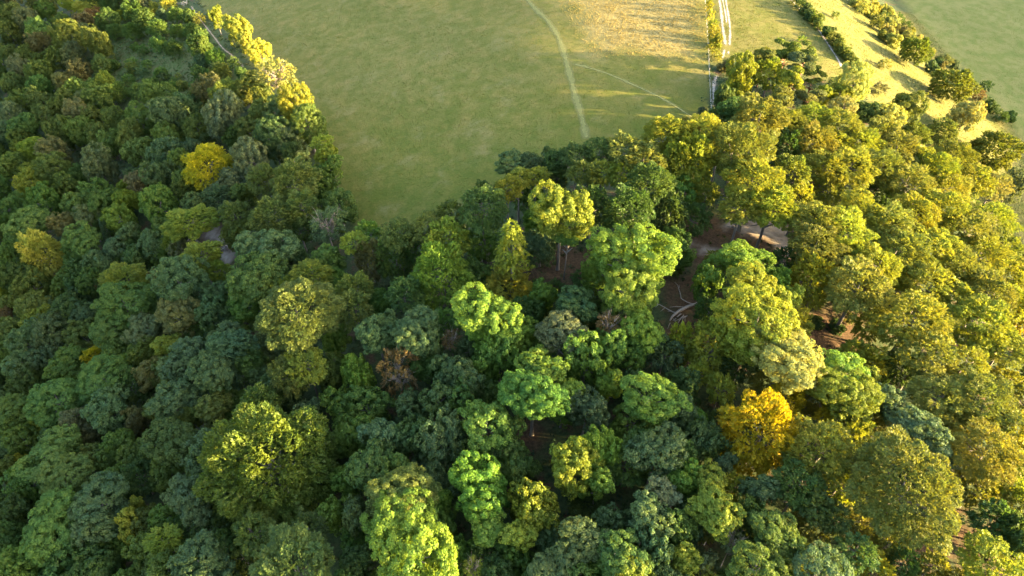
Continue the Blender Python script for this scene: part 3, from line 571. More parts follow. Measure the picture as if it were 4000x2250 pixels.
('A','md',-106.2,82.7,6.64,3.70,15.20,'large mid green billowy tree before and right of the left picture edge',0),
('A','oll',-84.4,81.1,3.43,3.67,10.31,'olive billowy tree behind the narrow yellow young tree',0),
('A','md',32.0,66.0,2.24,2.56,9.53,'small mid green billowy tree before and left of the golden beech',0),
('A','bl',-64.3,76.1,5.35,6.57,10.51,'blue-green billowy tree left of the giant olive beech',0),
('A','oll',-97.0,82.8,3.18,3.40,10.17,'olive billowy tree behind left of the narrow yellow young tree',0),
('A','bl',79.7,67.1,2.57,1.44,11.10,'blue-green billowy tree behind right of the big sunlit beech',0),
('A','bl',38.5,64.5,1.94,1.81,9.78,'small blue-green billowy tree before and left of the golden beech',0),
('A','yg',12.1,64.0,4.84,5.00,11.21,'yellowing round tree touching a green one, right of the bottom centre gap',0),
('A','yo',-121.0,86.5,2.25,3.79,8.37,'small ochre-green billowy tree behind the bottom left corner',0),
('A','md',-26.8,66.3,4.62,2.58,13.16,'mid green billowy tree right of the giant olive beech',0),
('B','og',-47.9,70.6,13.24,13.47,10.00,'giant olive beech with sunlit right flank, lower left of centre',0),
('A','oll',-122.3,84.4,2.96,3.16,10.06,'small olive billowy tree behind the bottom left corner',0),
('A','md',-21.5,66.8,3.36,3.66,10.21,'mid green billowy tree left of the vivid green tree',0),
('A','md',-99.2,76.2,5.57,3.11,14.11,'mid green billowy tree behind left of the narrow yellow young tree',0),
('B','ygr',93.7,65.2,4.62,6.53,9.43,'golden-green feathery beech behind the bottom right corner',0),
('A','md',-86.2,75.1,3.35,3.58,10.26,'nearest mid green billowy tree behind the narrow yellow young tree',0),
('A','bg',15.1,61.0,3.00,3.21,10.08,'leaf green billowy tree before and right of the yellowing round tree',0),
('A','br',31.1,61.5,2.89,4.92,8.30,'bright green billowy tree before and left of the golden beech',0),
('A','yg',34.5,59.3,3.32,1.85,11.85,'nearest yellow-green billowy tree before and left of the golden beech',0),
('A','md',-111.2,78.6,4.60,5.60,10.28,'second nearest mid green billowy tree behind the bottom left corner',0),
('A','bg',29.5,60.2,3.25,4.03,9.69,'leaf green billowy tree before and left of the golden beech',0),
('B','dk',49.5,58.3,4.62,3.14,12.62,'dark green feathery beech before and right of the golden beech',0),
('A','br',-5.2,59.8,5.85,4.83,12.92,'round vivid green tree at bottom centre beside the dark gap',0),
('B','olr',65.5,56.0,9.94,6.77,17.38,'big sunlit olive beech in the lower right',0),
('A','bl',43.3,58.9,2.68,2.49,10.26,'blue-green billowy tree in front of the golden beech',0),
('A','gy',26.2,57.4,3.03,1.69,11.56,'grey-green billowy tree right of the yellowing round tree',0),
('A','ol',-19.2,59.3,5.75,3.21,14.30,'large olive billowy tree left of the vivid green tree',0),
('A','bl',-86.0,68.5,5.26,2.94,13.81,'blue-green billowy tree behind left of the narrow yellow young tree',0),
('A','bl',-63.7,64.6,4.98,2.78,13.53,'blue-green billowy tree behind right of the narrow yellow young tree',0),
('A','bg',-14.2,60.0,2.52,2.70,9.83,'leaf green billowy tree left of the vivid green tree',0),
('C','dk',14.1,61.0,3.76,2.26,2.08,'dark green rounded bush in front of the yellowing round tree',0),
('B','dk',51.4,55.2,3.91,2.66,11.99,'dark green feathery beech left of the big sunlit beech',0),
('A','yl',-80.7,68.9,1.79,3.16,8.26,'small yellow billowy tree behind the narrow yellow young tree',0),
('A','dk',-111.5,71.9,4.11,3.82,11.20,'nearest dark green billowy tree behind the bottom left corner',0),
('A','ygl',3.8,56.7,4.86,6.69,9.64,'olive pointed tree right of the vivid green tree at bottom centre',0),
('A','bl',-60.8,63.9,2.89,3.10,10.02,'blue-green billowy tree right of the narrow yellow young tree',0),
('A','yg',34.5,53.5,4.34,2.42,12.88,'second nearest yellow-green billowy tree before and left of the golden beech',0),
('A','bl',23.0,53.7,3.73,2.08,12.26,'second nearest blue-green billowy tree before and right of the yellowing round tree',0),
('A','md',40.5,54.7,2.50,2.90,9.59,'nearest mid green billowy tree in front of the golden beech',0),
('A','md',-70.7,64.1,2.64,2.82,9.89,'mid green billowy tree right of the narrow yellow young tree',0),
('A','bl',-28.3,58.4,3.82,5.33,9.34,'blue-green billowy tree before and right of the giant olive beech',0),
('B','dk',54.5,53.3,3.11,2.11,11.27,'nearest dark green feathery beech before and left of the big sunlit beech',0),
('A','br',-19.0,54.0,6.22,3.47,14.78,'large bright green billowy tree before and left of the vivid green tree',0),
('A','md',-94.9,63.6,6.60,3.68,15.15,'large mid green billowy tree behind right of the bottom left corner',0),
('A','bl',29.9,53.1,2.75,4.86,8.14,'blue-green billowy tree before and left of the golden beech',0),
('A','bl',-85.4,63.6,4.72,4.39,11.61,'blue-green billowy tree left of the narrow yellow young tree',0),
('A','br',-4.1,53.0,3.42,1.91,11.95,'bright green billowy tree in front of the vivid green tree',0),
('A','md',28.0,51.8,2.96,3.16,10.06,'second nearest mid green billowy tree before and right of the yellowing round tree',0),
('A','yl',-78.2,63.4,3.00,4.78,8.59,'narrow bright yellow young tree in front of dark bluish crowns, lower left',0),
('B','dk',-37.2,56.3,3.64,3.22,11.06,'dark green feathery beech before and right of the giant olive beech',0),
('B','oll',-48.0,57.0,4.29,3.79,11.51,'nearest olive feathery beech in front of the giant olive beech',0),
('A','md',42.9,49.6,4.24,2.37,12.78,'second nearest mid green billowy tree in front of the golden beech',0),
('A','yg',1.2,51.5,2.99,1.67,11.52,'yellow-green billowy tree before and right of the vivid green tree',0),
('A','md',89.4,54.0,2.59,4.58,8.16,'mid green billowy tree behind right of the bottom right corner',0),
('A','md',-110.2,65.9,4.01,5.32,9.64,'nearest mid green billowy tree behind the bottom left corner',0),
('B','ygl',-67.6,58.1,3.42,1.91,11.94,'low yellow-green dome right of the narrow yellow tree, lower left',0),
('A','bl',11.5,49.1,4.14,2.31,12.68,'blue-green billowy tree in front of the yellowing round tree',0),
('A','bl',23.4,49.3,3.81,4.81,9.81,'third nearest blue-green billowy tree before and right of the yellowing round tree',0),
('E','gy',36.6,49.2,2.15,2.00,9.92,'bare grey twiggy treetop in the lower right understorey',0),
('A','oll',-92.5,60.9,3.48,3.72,10.33,'olive billowy tree right of the bottom left corner',0),
('A','oll',-73.2,58.3,2.88,3.08,10.02,'olive billowy tree before and right of the narrow yellow young tree',0),
('A','dk',-54.5,55.8,2.90,3.10,10.03,'second nearest dark green billowy tree right of the narrow yellow young tree',0),
('B','dk',56.2,47.4,3.24,2.21,11.40,'second nearest dark green feathery beech before and left of the big sunlit beech',0),
('A','md',17.2,46.3,4.17,2.33,12.71,'nearest mid green billowy tree before and right of the yellowing round tree',0),
('A','md',44.4,46.5,1.99,1.11,10.50,'small mid green billowy tree in front of the golden beech',0),
('A','br',-16.9,46.7,8.00,4.46,16.57,'big pale yellow-green sunlit tree at the bottom edge, left of centre',0),
('A','yg',28.6,46.8,2.00,2.55,9.17,'small yellow-green billowy tree before and right of the yellowing round tree',0),
('A','dk',-27.2,49.7,3.08,2.86,10.52,'dark green billowy tree before and right of the giant olive beech',0),
('A','gy',32.4,46.7,1.89,3.33,8.25,'small grey-green billowy tree in front of the golden beech',0),
('A','bl',-57.0,51.5,5.30,2.95,13.84,'large blue-green billowy tree before and right of the narrow yellow young tree',0),
('A','dk',-90.5,57.3,3.87,4.14,10.54,'dark green billowy tree right of the bottom left corner',0),
('A','yg',28.1,46.3,2.25,3.39,8.76,'second nearest yellow-green billowy tree before and right of the yellowing round tree',0),
('A','dk',-82.9,56.0,3.79,4.06,10.50,'dark green billowy tree before and left of the narrow yellow young tree',0),
('A','md',-101.5,58.0,4.74,5.06,10.99,'nearest mid green billowy tree before and right of the bottom left corner',0),
('A','md',-65.7,53.1,3.49,3.73,10.34,'second nearest mid green billowy tree before and right of the narrow yellow young tree',0),
('E','yg',-6.5,46.8,1.92,1.07,10.44,'small yellow-green twiggy tree in front of the vivid green tree',0),
('B','oll',-36.4,46.7,7.97,4.45,16.54,'broad beech flecked with sun at the bottom picture edge',0),
('A','bl',6.1,45.1,3.10,1.73,11.63,'blue-green billowy tree before and right of the vivid green tree',0),
('C','bl',0.3,49.6,1.91,1.91,1.76,'small blue-green rounded bush in front of the vivid green tree',0),
('A','md',38.6,43.5,4.31,2.40,12.85,'third nearest mid green billowy tree in front of the golden beech',0),
('B','ygr',77.7,44.8,5.55,3.78,13.46,'sunlit feathery beech cut by the bottom right corner',0),
('A','md',10.5,45.3,2.50,2.67,9.82,'mid green billowy tree in front of the yellowing round tree',0),
('A','yg',18.7,43.9,3.63,2.03,12.17,'nearest yellow-green billowy tree before and right of the yellowing round tree',0),
('A','bl',48.2,43.3,4.32,2.41,12.86,'blue-green billowy tree before and left of the big sunlit beech',0),
('A','gy',-309.0,426.3,6.88,7.36,11.37,'small grey-green billowy tree behind the top left corner',1),
('A','dk',-208.0,362.4,6.51,6.96,10.84,'dark green billowy tree left of the kissing gate',1),
('A','oll',-225.2,372.2,6.59,7.05,10.96,'second nearest small olive billowy tree right of the top left corner',1),
('A','gy',-190.9,354.0,5.51,5.89,9.40,'small grey-green billowy tree left of the kissing gate',1),
('A','md',-319.6,421.7,8.64,9.24,13.90,'mid green billowy tree behind left of the top left corner',1),
('A','oll',-342.3,432.5,8.80,9.41,14.12,'third nearest olive billowy tree left of the top left corner',1),
('A','oll',-265.4,387.0,7.93,8.48,12.88,'olive billowy tree behind right of the top left corner',1),
('A','oll',-276.2,375.6,7.60,8.12,12.39,'nearest olive billowy tree left of the top left corner',1),
('A','oll',-296.0,389.2,6.01,6.42,10.11,'small olive billowy tree left of the top left corner',1),
('A','dk',-176.4,324.1,4.78,5.11,8.36,'small dark green billowy tree left of the kissing gate',1),
('A','dk',-203.1,338.9,4.93,5.27,8.58,'small dark green billowy tree behind left of the scrub glade',1),
('A','oll',-323.4,396.8,8.09,8.65,13.10,'second nearest olive billowy tree left of the top left corner',1),
('A','kb',-219.3,343.3,5.47,5.85,9.35,'small khaki billowy tree right of the top left corner',1),
('A','md',-244.7,342.0,7.87,8.42,12.79,'mid green billowy tree before and right of the top left corner',1),
('A','dk',-292.4,367.1,7.08,7.57,11.65,'dark green billowy tree before and left of the top left corner',1),
('A','oll',-216.5,323.3,7.18,7.68,11.80,'olive billowy tree right of the top left corner',1),
('A','md',-297.6,358.9,7.78,8.32,12.66,'mid green billowy tree before and left of the top left corner',1),
('A','md',-134.9,281.3,4.78,5.12,8.36,'small mid green billowy tree left of the footpath',1),
('A','oll',-274.9,346.5,5.37,5.74,9.20,'small olive billowy tree before and left of the top left corner',1),
('A','oll',-256.2,333.1,5.22,5.58,8.98,'second nearest small olive billowy tree in front of the top left corner',1),
('A','oll',-230.1,316.3,4.91,5.25,8.55,'nearest small olive billowy tree before and right of the top left corner',1),
('A','md',-292.1,340.8,6.53,6.98,10.86,'small mid green billowy tree before and left of the top left corner',1),
('A','gy',-240.7,311.9,5.84,6.24,9.87,'small grey-green billowy tree in front of the top left corner',1),
('A','oll',-257.7,316.4,6.02,6.44,10.14,'fourth nearest small olive billowy tree in front of the top left corner',1),
('A','oll',-220.6,296.3,6.03,6.45,10.15,'nearest olive billowy tree in front of the top left corner',1),
('B','ygr',84.9,209.0,5.68,6.13,7.66,'golden-green feathery beech before and left of the pine clump',1),
('A','gy',-269.5,316.6,6.47,6.92,10.78,'nearest grey-green billowy tree before and left of the top left corner',1),
('A','ol',-98.0,231.6,5.53,5.91,9.43,'olive billowy tree before and right of the footpath',1),
('A','md',-188.5,271.7,5.30,5.67,9.10,'second nearest small mid green billowy tree left of the scrub glade',1),
('A','kb',-117.0,238.8,5.58,5.96,9.50,'khaki billowy tree before and left of the footpath',1),
('A','oll',-172.6,256.6,5.46,5.84,9.34,'second nearest olive billowy tree before and left of the scrub glade',1),
('A','oll',-247.4,292.0,4.70,5.02,8.24,'sixth nearest small olive billowy tree in front of the top left corner',1),
('A','gy',-259.6,293.1,6.26,6.69,10.47,'second nearest grey-green billowy tree before and left of the top left corner',1),
('A','oll',-204.6,266.4,6.00,6.42,10.11,'third nearest olive billowy tree in front of the top left corner',1),
('A','kb',-176.7,249.4,5.94,6.35,10.02,'khaki billowy tree before and left of the scrub glade',1),
('A','bl',-80.5,210.2,5.64,6.03,7.69,'blue-green billowy tree before and right of the sunlit yellow row',1),
('A','gy',-218.9,264.6,5.95,6.36,10.03,'grey-green billowy tree in front of the top left corner',1),
('A','oll',-236.4,269.7,6.43,6.88,10.73,'fourth nearest olive billowy tree in front of the top left corner',1),
('A','oll',-247.9,271.0,6.62,7.08,10.99,'olive billowy tree before and left of the top left corner',1),
('B','dk',62.6,179.9,3.97,4.27,7.35,'dark green feathery beech in front of the chalk track bend',1),
('A','oll',-120.2,219.0,3.55,3.80,6.59,'small olive billowy tree behind left of the golden round tree on the left',1),
('A','oll',-111.2,211.0,5.14,5.50,8.88,'olive billowy tree behind the golden round tree on the left',1),
('A','dk',-95.3,204.8,3.97,4.25,7.20,'small dark green billowy tree behind right of the golden round tree on the left',1),
('A','oll',-159.9,227.2,5.80,6.20,9.81,'third nearest olive billowy tree before and left of the scrub glade',1),
('A','oll',-143.1,220.1,5.58,5.97,9.51,'olive billowy tree in front of the scrub glade',1),
('A','md',-123.6,211.2,5.26,5.63,9.05,'mid green billowy tree behind left of the golden round tree on the left',1),
('A','md',-232.6,256.7,4.60,4.92,8.10,'second nearest small mid green billowy tree in front of the top left corner',1),
('A','oll',-205.0,245.1,4.76,5.09,8.32,'small olive billowy tree behind the lemon-yellow tree',1),
('A','bl',-72.8,191.4,6.19,6.62,7.80,'blue-green billowy tree right of the golden round tree on the left',1),
('A','md',-216.3,241.8,5.82,6.22,9.84,'fifth nearest mid green billowy tree behind left of the lemon-yellow tree',1),
('A','oll',-235.0,247.7,4.93,5.27,8.57,'small olive billowy tree behind left of the lemon-yellow tree',1),
('A','kb',-178.8,224.9,5.73,6.13,9.72,'khaki billowy tree behind the lemon-yellow tree',1),
('A','md',-112.1,194.2,4.76,5.09,8.32,'mid green billowy tree left of the golden round tree on the left',1),
('A','gy',-220.0,231.0,4.66,4.99,8.19,'small grey-green billowy tree behind left of the lemon-yellow tree',1),
('A','bl',10.2,156.4,5.00,5.34,7.57,"blue-green billowy tree before and right of the pasture's lower end",1),
('A','md',-159.3,207.2,3.76,4.02,6.90,'small mid green billowy tree behind right of the lemon-yellow tree',1),
('A','md',-200.5,216.9,5.60,5.99,9.54,'third nearest mid green billowy tree behind left of the lemon-yellow tree',1),
('A','md',-57.1,168.5,4.86,5.20,7.55,'second nearest mid green billowy tree behind left of the field corner',1),
('A','kb',-126.1,188.5,5.18,5.54,8.93,'khaki billowy tree left of the golden round tree on the left',1),
('A','oll',-106.5,182.1,4.79,5.12,8.36,'olive billowy tree before and left of the golden round tree on the left',1),
('A','oll',-159.9,197.3,5.41,5.79,9.26,'nearest olive billowy tree behind the lemon-yellow tree',1),
('A','md',-145.7,192.1,5.30,5.67,9.10,'second nearest mid green billowy tree behind right of the lemon-yellow tree',1),
('B','olr',86.3,151.0,5.22,5.62,7.57,'second nearest golden-olive feathery beech behind right of the pale clearing',1),
('B','olr',50.0,142.4,3.73,4.34,9.34,'golden-olive feathery beech behind left of the pale clearing',1),
('B','dk',102.1,154.4,5.59,6.02,7.64,'dark green feathery beech left of the dome tree at the right edge',1),
('A','oll',-83.8,171.4,3.70,3.96,6.81,'small olive billowy tree before and right of the golden round tree on the left',1),
('A','bg',43.4,143.7,5.07,5.42,7.59,'leaf green billowy tree behind right of the large bright green tree',1),
('A','md',-213.5,214.3,7.52,8.04,8.05,'fourth nearest mid green billowy tree behind left of the lemon-yellow tree',1),
('A','md',3.2,148.8,3.91,4.19,7.37,"mid green billowy tree in front of the pasture's lower end",1),
('B','bl',-90.8,170.5,5.11,4.51,8.49,'blue-green feathery beech in front of the golden round tree on the left',1),
('A','md',-49.8,155.7,5.12,5.47,7.60,'nearest mid green billowy tree behind left of the field corner',1),
('A','md',-135.7,180.3,6.56,7.01,7.87,'second nearest mid green billowy tree behind the red-tinged dark trees',1),
('B','dk',45.5,133.8,4.56,4.92,7.45,'dark green feathery beech left of the pale clearing',1),
('A','bg',6.6,136.2,3.53,3.78,7.30,'leaf green billowy tree before and left of the grey-trunked yellow tree',1),
('A','oll',-190.1,191.4,5.98,6.40,7.76,'olive billowy tree behind left of the lemon-yellow tree',1),
('A','md',-108.2,164.1,5.03,5.38,7.58,'second nearest mid green billowy tree left of the small bare clearing on the left',1),
('B','dk',-60.0,148.2,4.36,3.85,8.22,'dark green feathery beech left of the field corner',1),
('A','dk',-200.3,190.3,6.47,6.92,7.85,'dark green billowy tree left of the lemon-yellow tree',1),
('B','bg',-38.7,140.6,3.98,3.52,8.08,'leaf green feathery beech before and right of the field corner',1),
('A','bg',-7.5,131.1,4.38,4.69,7.46,'leaf green billowy tree left of the conical tree',1),
('A','bl',-167.0,175.3,4.51,4.83,7.48,'blue-green billowy tree behind left of the lemon-yellow tree',1),
('A','bl',7.1,127.3,4.41,4.72,7.46,'blue-green billowy tree right of the conical tree',1),
('A','dk',-119.0,160.2,5.45,5.83,7.66,'second nearest dark green billowy tree behind right of the red-tinged dark trees',1),
('A','md',39.2,123.7,4.79,5.13,7.53,'mid green billowy tree right of the large bright green tree',1),
('B','dk',-24.7,129.9,4.36,4.16,10.27,'second nearest dark green feathery beech before and right of the field corner',1),
('A','md',-104.1,153.0,4.58,4.90,7.49,'nearest mid green billowy tree left of the small bare clearing on the left',1),
('A','md',-190.5,173.8,5.18,5.54,7.61,'second nearest mid green billowy tree left of the lemon-yellow tree',1),
('A','bl',-60.0,136.9,4.13,4.41,7.41,'blue-green billowy tree behind the broad dark beech',1),
('A','md',-176.4,169.8,5.28,5.64,7.63,'nearest mid green billowy tree left of the lemon-yellow tree',1),
('B','dk',65.5,120.2,3.51,3.79,7.26,'dark green feathery beech before and right of the pale clearing',1),
('B','olr',49.1,118.6,3.43,3.70,7.25,'golden-olive feathery beech before and left of the pale clearing',1),
('B','olr',152.2,145.7,4.75,5.12,7.49,'golden-olive feathery beech behind right of the right edge of the wood',1),
('A','md',-9.2,120.8,3.90,4.17,7.36,'mid green billowy tree before and left of the conical tree',1),
('A','bg',20.7,115.9,4.31,4.61,7.44,'leaf green billowy tree before and left of the large bright green tree',1),
('A','bg',-45.3,124.5,4.13,4.42,7.41,'leaf green billowy tree behind right of the broad dark beech',1),
('A','bl',-182.9,161.9,6.42,6.87,7.84,'blue-green billowy tree left of the lemon-yellow tree',1),
('A','md',-140.9,151.7,4.75,5.08,7.53,'mid green billowy tree before and right of the lemon-yellow tree',1),
('A','oll',-152.3,153.7,5.98,6.40,7.76,'olive billowy tree before and left of the lemon-yellow tree',1),
('B','ygr',141.2,131.2,5.28,5.69,7.58,'golden-green feathery beech right of the right edge of the wood',1),
('A','bg',7.1,110.4,3.55,3.79,7.30,'leaf green billowy tree before and right of the conical tree',1),
('A','bl',-130.0,144.9,4.94,5.29,7.56,'blue-green billowy tree before and left of the red-tinged dark trees',1),
('B','oll',-166.8,150.8,6.14,5.42,8.86,'olive feathery beech behind the left picture edge',1),
('A','md',-32.2,114.9,3.35,3.58,7.26,'mid green billowy tree behind the rusty brown tree',1),
('A','bl',-102.2,132.9,5.20,5.56,7.61,'nearest blue-green billowy tree before and right of the red-tinged dark trees',1),
('B','olr',142.4,124.0,3.90,4.20,7.33,'golden-olive feathery beech right of the right edge of the wood',1),
('A','bl',-140.7,142.5,4.51,4.82,7.48,'blue-green billowy tree in front of the lemon-yellow tree',1),
('B','dk',44.1,103.0,3.76,4.05,7.31,'dark green feathery beech right of the fallen dead tree',1),
('A','dk',19.2,103.1,4.07,4.35,7.40,'dark green billowy tree before and left of the large bright green tree',1),
('A','dk',3.8,104.8,4.39,4.70,7.46,'dark green billowy tree in front of the conical tree',1),
('A','oll',-175.4,145.3,4.38,4.68,7.46,'olive billowy tree behind left of the left picture edge',1),
('B','md',-69.0,116.7,3.98,3.51,8.08,'mid green feathery beech left of the broad dark beech',1),
('B','ygr',62.6,100.4,4.23,4.55,7.39,'golden-green feathery beech left of the brown open floor',1),
('B','md',-82.8,120.0,5.20,4.59,8.52,'mid green feathery beech in front of the small bare clearing on the left',1),
('B','ygr',80.2,102.2,3.40,3.66,7.24,'golden-green feathery beech right of the brown open floor',1),
('B','bg',-15.7,103.3,4.25,3.75,8.18,'leaf green feathery beech behind right of the rusty brown tree',1),
('B','olr',142.5,117.7,3.66,3.94,7.29,'nearest golden-olive feathery beech before and right of the right edge of the wood',1),
('A','bg',-41.7,105.7,3.46,3.70,7.28,'leaf green billowy tree before and right of the broad dark beech',1),
('A','oll',-121.9,127.3,5.87,6.27,7.74,'olive billowy tree in front of the red-tinged dark trees',1),
('A','bl',-165.5,136.4,4.46,4.77,7.47,'blue-green billowy tree behind left of the left picture edge',1),
('B','bg',6.3,94.3,2.93,2.59,7.70,'leaf green feathery beech behind the dark hollow',1),
('A','bl',-59.9,106.3,4.81,5.15,7.54,'nearest blue-green billowy tree before and left of the broad dark beech',1),
('A','md',-149.0,130.5,5.69,6.08,7.70,'mid green billowy tree behind right of the left picture edge',1),
('A','bg',25.3,92.3,4.16,4.45,7.41,'nearest leaf green billowy tree before and left of the fallen dead tree',1),
('A','bl',-9.7,96.2,3.04,3.25,7.20,'third nearest blue-green billowy tree right of the rusty brown tree',1),
('B','ygr',134.7,107.1,4.90,5.28,7.51,'second nearest golden-green feathery beech before and right of the right edge of the wood',1),
('B','olr',123.5,103.0,3.64,3.93,7.29,'second nearest golden-olive feathery beech before and right of the right edge of the wood',1),
('B','ygr',73.9,94.0,3.24,3.49,7.21,'nearest golden-green feathery beech before and right of the brown open floor',1),
('B','bl',31.9,90.9,4.03,4.34,7.36,'blue-green feathery beech in front of the fallen dead tree',1),
('A','dk',-18.2,93.6,3.74,4.00,7.34,'dark green billowy tree right of the rusty brown tree',1),
('A','bl',-167.0,129.6,6.06,6.48,7.77,'blue-green billowy tree left of the left picture edge',1),
('B','ygr',76.9,91.1,3.91,4.22,7.34,'second nearest golden-green feathery beech before and right of the brown open floor',1),
('B','dk',46.5,88.7,4.02,4.33,7.36,'dark green feathery beech in front of the huge lime-yellow tree',1),
('B','dk',83.2,90.5,4.03,4.35,7.36,'dark green feathery beech before and right of the brown open floor',1),
('A','oll',-41.2,95.5,4.02,4.30,7.39,'olive billowy tree before and right of the broad dark beech',1),
('A','oll',-86.4,105.7,4.68,5.01,7.51,'second nearest olive billowy tree before and right of the red-tinged dark trees',1),
('B','bl',-63.9,98.7,3.86,3.41,8.03,'blue-green feathery beech before and left of the broad dark beech',1),
('B','ygr',38.0,85.7,3.23,3.48,7.21,'second nearest golden-green feathery beech in front of the fallen dead tree',1),
('A','bl',-57.6,97.2,3.28,3.51,7.25,'second nearest blue-green billowy tree before and left of the broad dark beech',1),
('B','dk',117.7,93.3,3.33,3.59,7.23,'dark green feathery beech in front of the right edge of the wood',1),
('A','oll',-137.2,116.8,5.47,5.85,7.66,'olive billowy tree before and right of the left picture edge',1),
('A','dk',24.0,84.5,3.08,3.30,7.21,'dark green billowy tree before and left of the fallen dead tree',1),
('A','dk',-151.5,119.5,5.88,6.29,7.74,'dark green billowy tree before and left of the left picture edge',1),
('B','olr',107.5,90.3,3.59,3.87,7.28,'second nearest golden-olive feathery beech in front of the right edge of the wood',1),
('B','olr',51.6,84.4,2.90,3.13,7.15,'golden-olive feathery beech behind the golden beech',1),
('B','dk',-96.0,103.8,5.72,5.05,8.71,'dark green feathery beech in front of the red-tinged dark trees',1),
('A','md',-5.4,85.2,3.17,3.39,7.23,'second nearest mid green billowy tree behind left of the dark hollow',1),
('B','ygr',42.1,82.1,3.41,3.68,7.25,'golden-green feathery beech behind left of the golden beech',1),
('A','dk',33.6,81.9,4.26,4.55,7.43,'dark green billowy tree in front of the fallen dead tree',1),
('B','olr',60.3,82.2,4.67,5.03,7.47,'golden-olive feathery beech behind right of the golden beech',1),
('A','bl',-52.3,91.0,5.02,5.37,7.58,'blue-green billowy tree behind the giant olive beech',1),
('B','olr',117.0,87.2,4.07,4.39,7.37,'fourth nearest golden-olive feathery beech in front of the right edge of the wood',1),
('B','olr',110.1,85.8,3.33,3.59,7.23,'third nearest golden-olive feathery beech in front of the right edge of the wood',1),
('A','md',-155.0,113.6,5.11,5.47,7.59,'nearest mid green billowy tree before and left of the left picture edge',1),
('A','md',-31.2,84.6,4.37,4.68,7.45,'nearest mid green billowy tree before and left of the rusty brown tree',1),
('A','md',-37.1,85.4,3.81,4.07,7.35,'second nearest mid green billowy tree before and left of the rusty brown tree',1),
('A','md',-63.3,90.3,3.88,4.15,7.36,'mid green billowy tree behind left of the giant olive beech',1),
('A','bl',-21.1,82.7,3.86,4.13,7.36,'nearest blue-green billowy tree in front of the rusty brown tree',1),
('A','bg',10.1,79.1,3.05,3.27,7.21,'nearest leaf green billowy tree behind right of the dark hollow',1),
('A','bl',-44.1,85.5,3.49,3.73,7.29,'blue-green billowy tree behind right of the giant olive beech',1),
('B','oll',-84.9,94.4,3.78,3.33,8.00,'olive feathery beech behind the narrow yellow young tree',1),
('A','bl',-142.2,106.9,6.16,6.58,7.79,'nearest blue-green billowy tree in front of the left picture edge',1),
('B','olr',71.1,77.9,4.28,4.61,7.40,'golden-olive feathery beech behind left of the big sunlit beech',1),
('A','md',-125.9,102.6,5.48,5.85,7.66,'nearest mid green billowy tree before and right of the left picture edge',1),
('B','olr',90.7,78.1,4.09,4.40,7.37,'golden-olive feathery beech behind right of the big sunlit beech',1),
('A','bg',23.7,74.8,4.28,4.58,7.44,'leaf green billowy tree behind right of the yellowing round tree',1),
('B','dk',39.7,74.4,2.96,3.19,7.16,'dark green feathery beech left of the golden beech',1),
('A','bg',-32.4,77.9,4.80,5.13,7.54,'leaf green billowy tree before and left of the rusty brown tree',1),
('A','md',-148.1,101.9,5.81,6.21,7.73,'second nearest mid green billowy tree before and left of the left picture edge',1),
('B','dk',112.4,78.0,3.34,3.60,7.23,'dark green feathery beech behind right of the bottom right corner',1),
('A','bl',-111.3,93.4,5.45,5.83,7.66,'nearest blue-green billowy tree before and right of the left picture edge',1),
('A','bl',-130.1,93.7,5.19,5.54,7.61,'second nearest blue-green billowy tree in front of the left picture edge',1),
('B','dk',104.7,73.5,3.06,3.29,7.18,'third nearest dark green feathery beech behind the bottom right corner',1),
('B','dk',37.0,67.1,4.16,4.48,7.38,'nearest dark green feathery beech before and left of the golden beech',1),
('B','dk',-7.9,69.2,3.80,3.36,8.01,'dark green feathery beech behind the vivid green tree',1),
('A','md',-92.9,83.0,3.91,4.18,7.37,'second nearest mid green billowy tree behind the narrow yellow young tree',1),
('A','md',0.2,67.6,4.40,4.70,7.46,'mid green billowy tree before and left of the dark hollow',1),
('B','md',21.3,65.5,4.28,3.78,8.19,'mid green feathery beech right of the yellowing round tree',1),
('A','oll',-75.5,77.4,4.53,4.84,7.48,'olive billowy tree behind right of the narrow yellow young tree',1),
('B','dk',102.4,68.4,3.93,4.24,7.34,'second nearest dark green feathery beech behind the bottom right corner',1),
('A','bl',-17.2,67.3,3.14,3.36,7.22,'second nearest blue-green billowy tree left of the vivid green tree',1),
('B','md',-138.6,87.5,4.24,3.74,8.17,'mid green feathery beech behind left of the bottom left corner',1),
('B','dk',-82.2,76.4,4.48,3.95,8.26,'dark green feathery beech behind the narrow yellow young tree',1),
('A','bg',-32.7,67.5,3.06,3.27,7.21,'leaf green billowy tree right of the giant olive beech',1),
('B','olr',107.4,66.3,3.81,4.10,7.32,'golden-olive feathery beech behind right of the bottom right corner',1),
('A','dk',-127.7,82.3,3.71,3.97,7.33,'second nearest dark green billowy tree behind the bottom left corner',1),
('B','ygr',40.4,60.8,2.89,3.11,7.15,'golden-green feathery beech in front of the golden beech',1),
('A','bl',-13.4,63.8,3.76,4.02,7.34,'nearest blue-green billowy tree left of the vivid green tree',1),
('B','ygr',59.1,61.2,3.90,4.21,7.34,'golden-green feathery beech left of the big sunlit beech',1),
('B','olr',87.3,63.2,4.23,4.56,7.39,'golden-olive feathery beech right of the big sunlit beech',1),
('A','oll',-100.8,74.6,4.67,5.00,7.51,'olive billowy tree left of the narrow yellow young tree',1),
('B','dk',32.2,58.5,3.75,4.04,7.31,'second nearest dark green feathery beech before and left of the golden beech',1),
('B','olr',93.9,61.1,3.20,3.45,7.21,'golden-olive feathery beech behind the bottom right corner',1),
('B','ygr',100.7,60.6,3.28,3.54,7.22,'second nearest golden-green feathery beech behind right of the bottom right corner',1),
('A','md',-131.5,76.1,4.78,5.11,7.53,'mid green billowy tree behind left of the bottom left corner',1),
('B','dk',-121.2,74.1,4.39,3.88,8.23,'dark green feathery beech behind left of the bottom left corner',1),
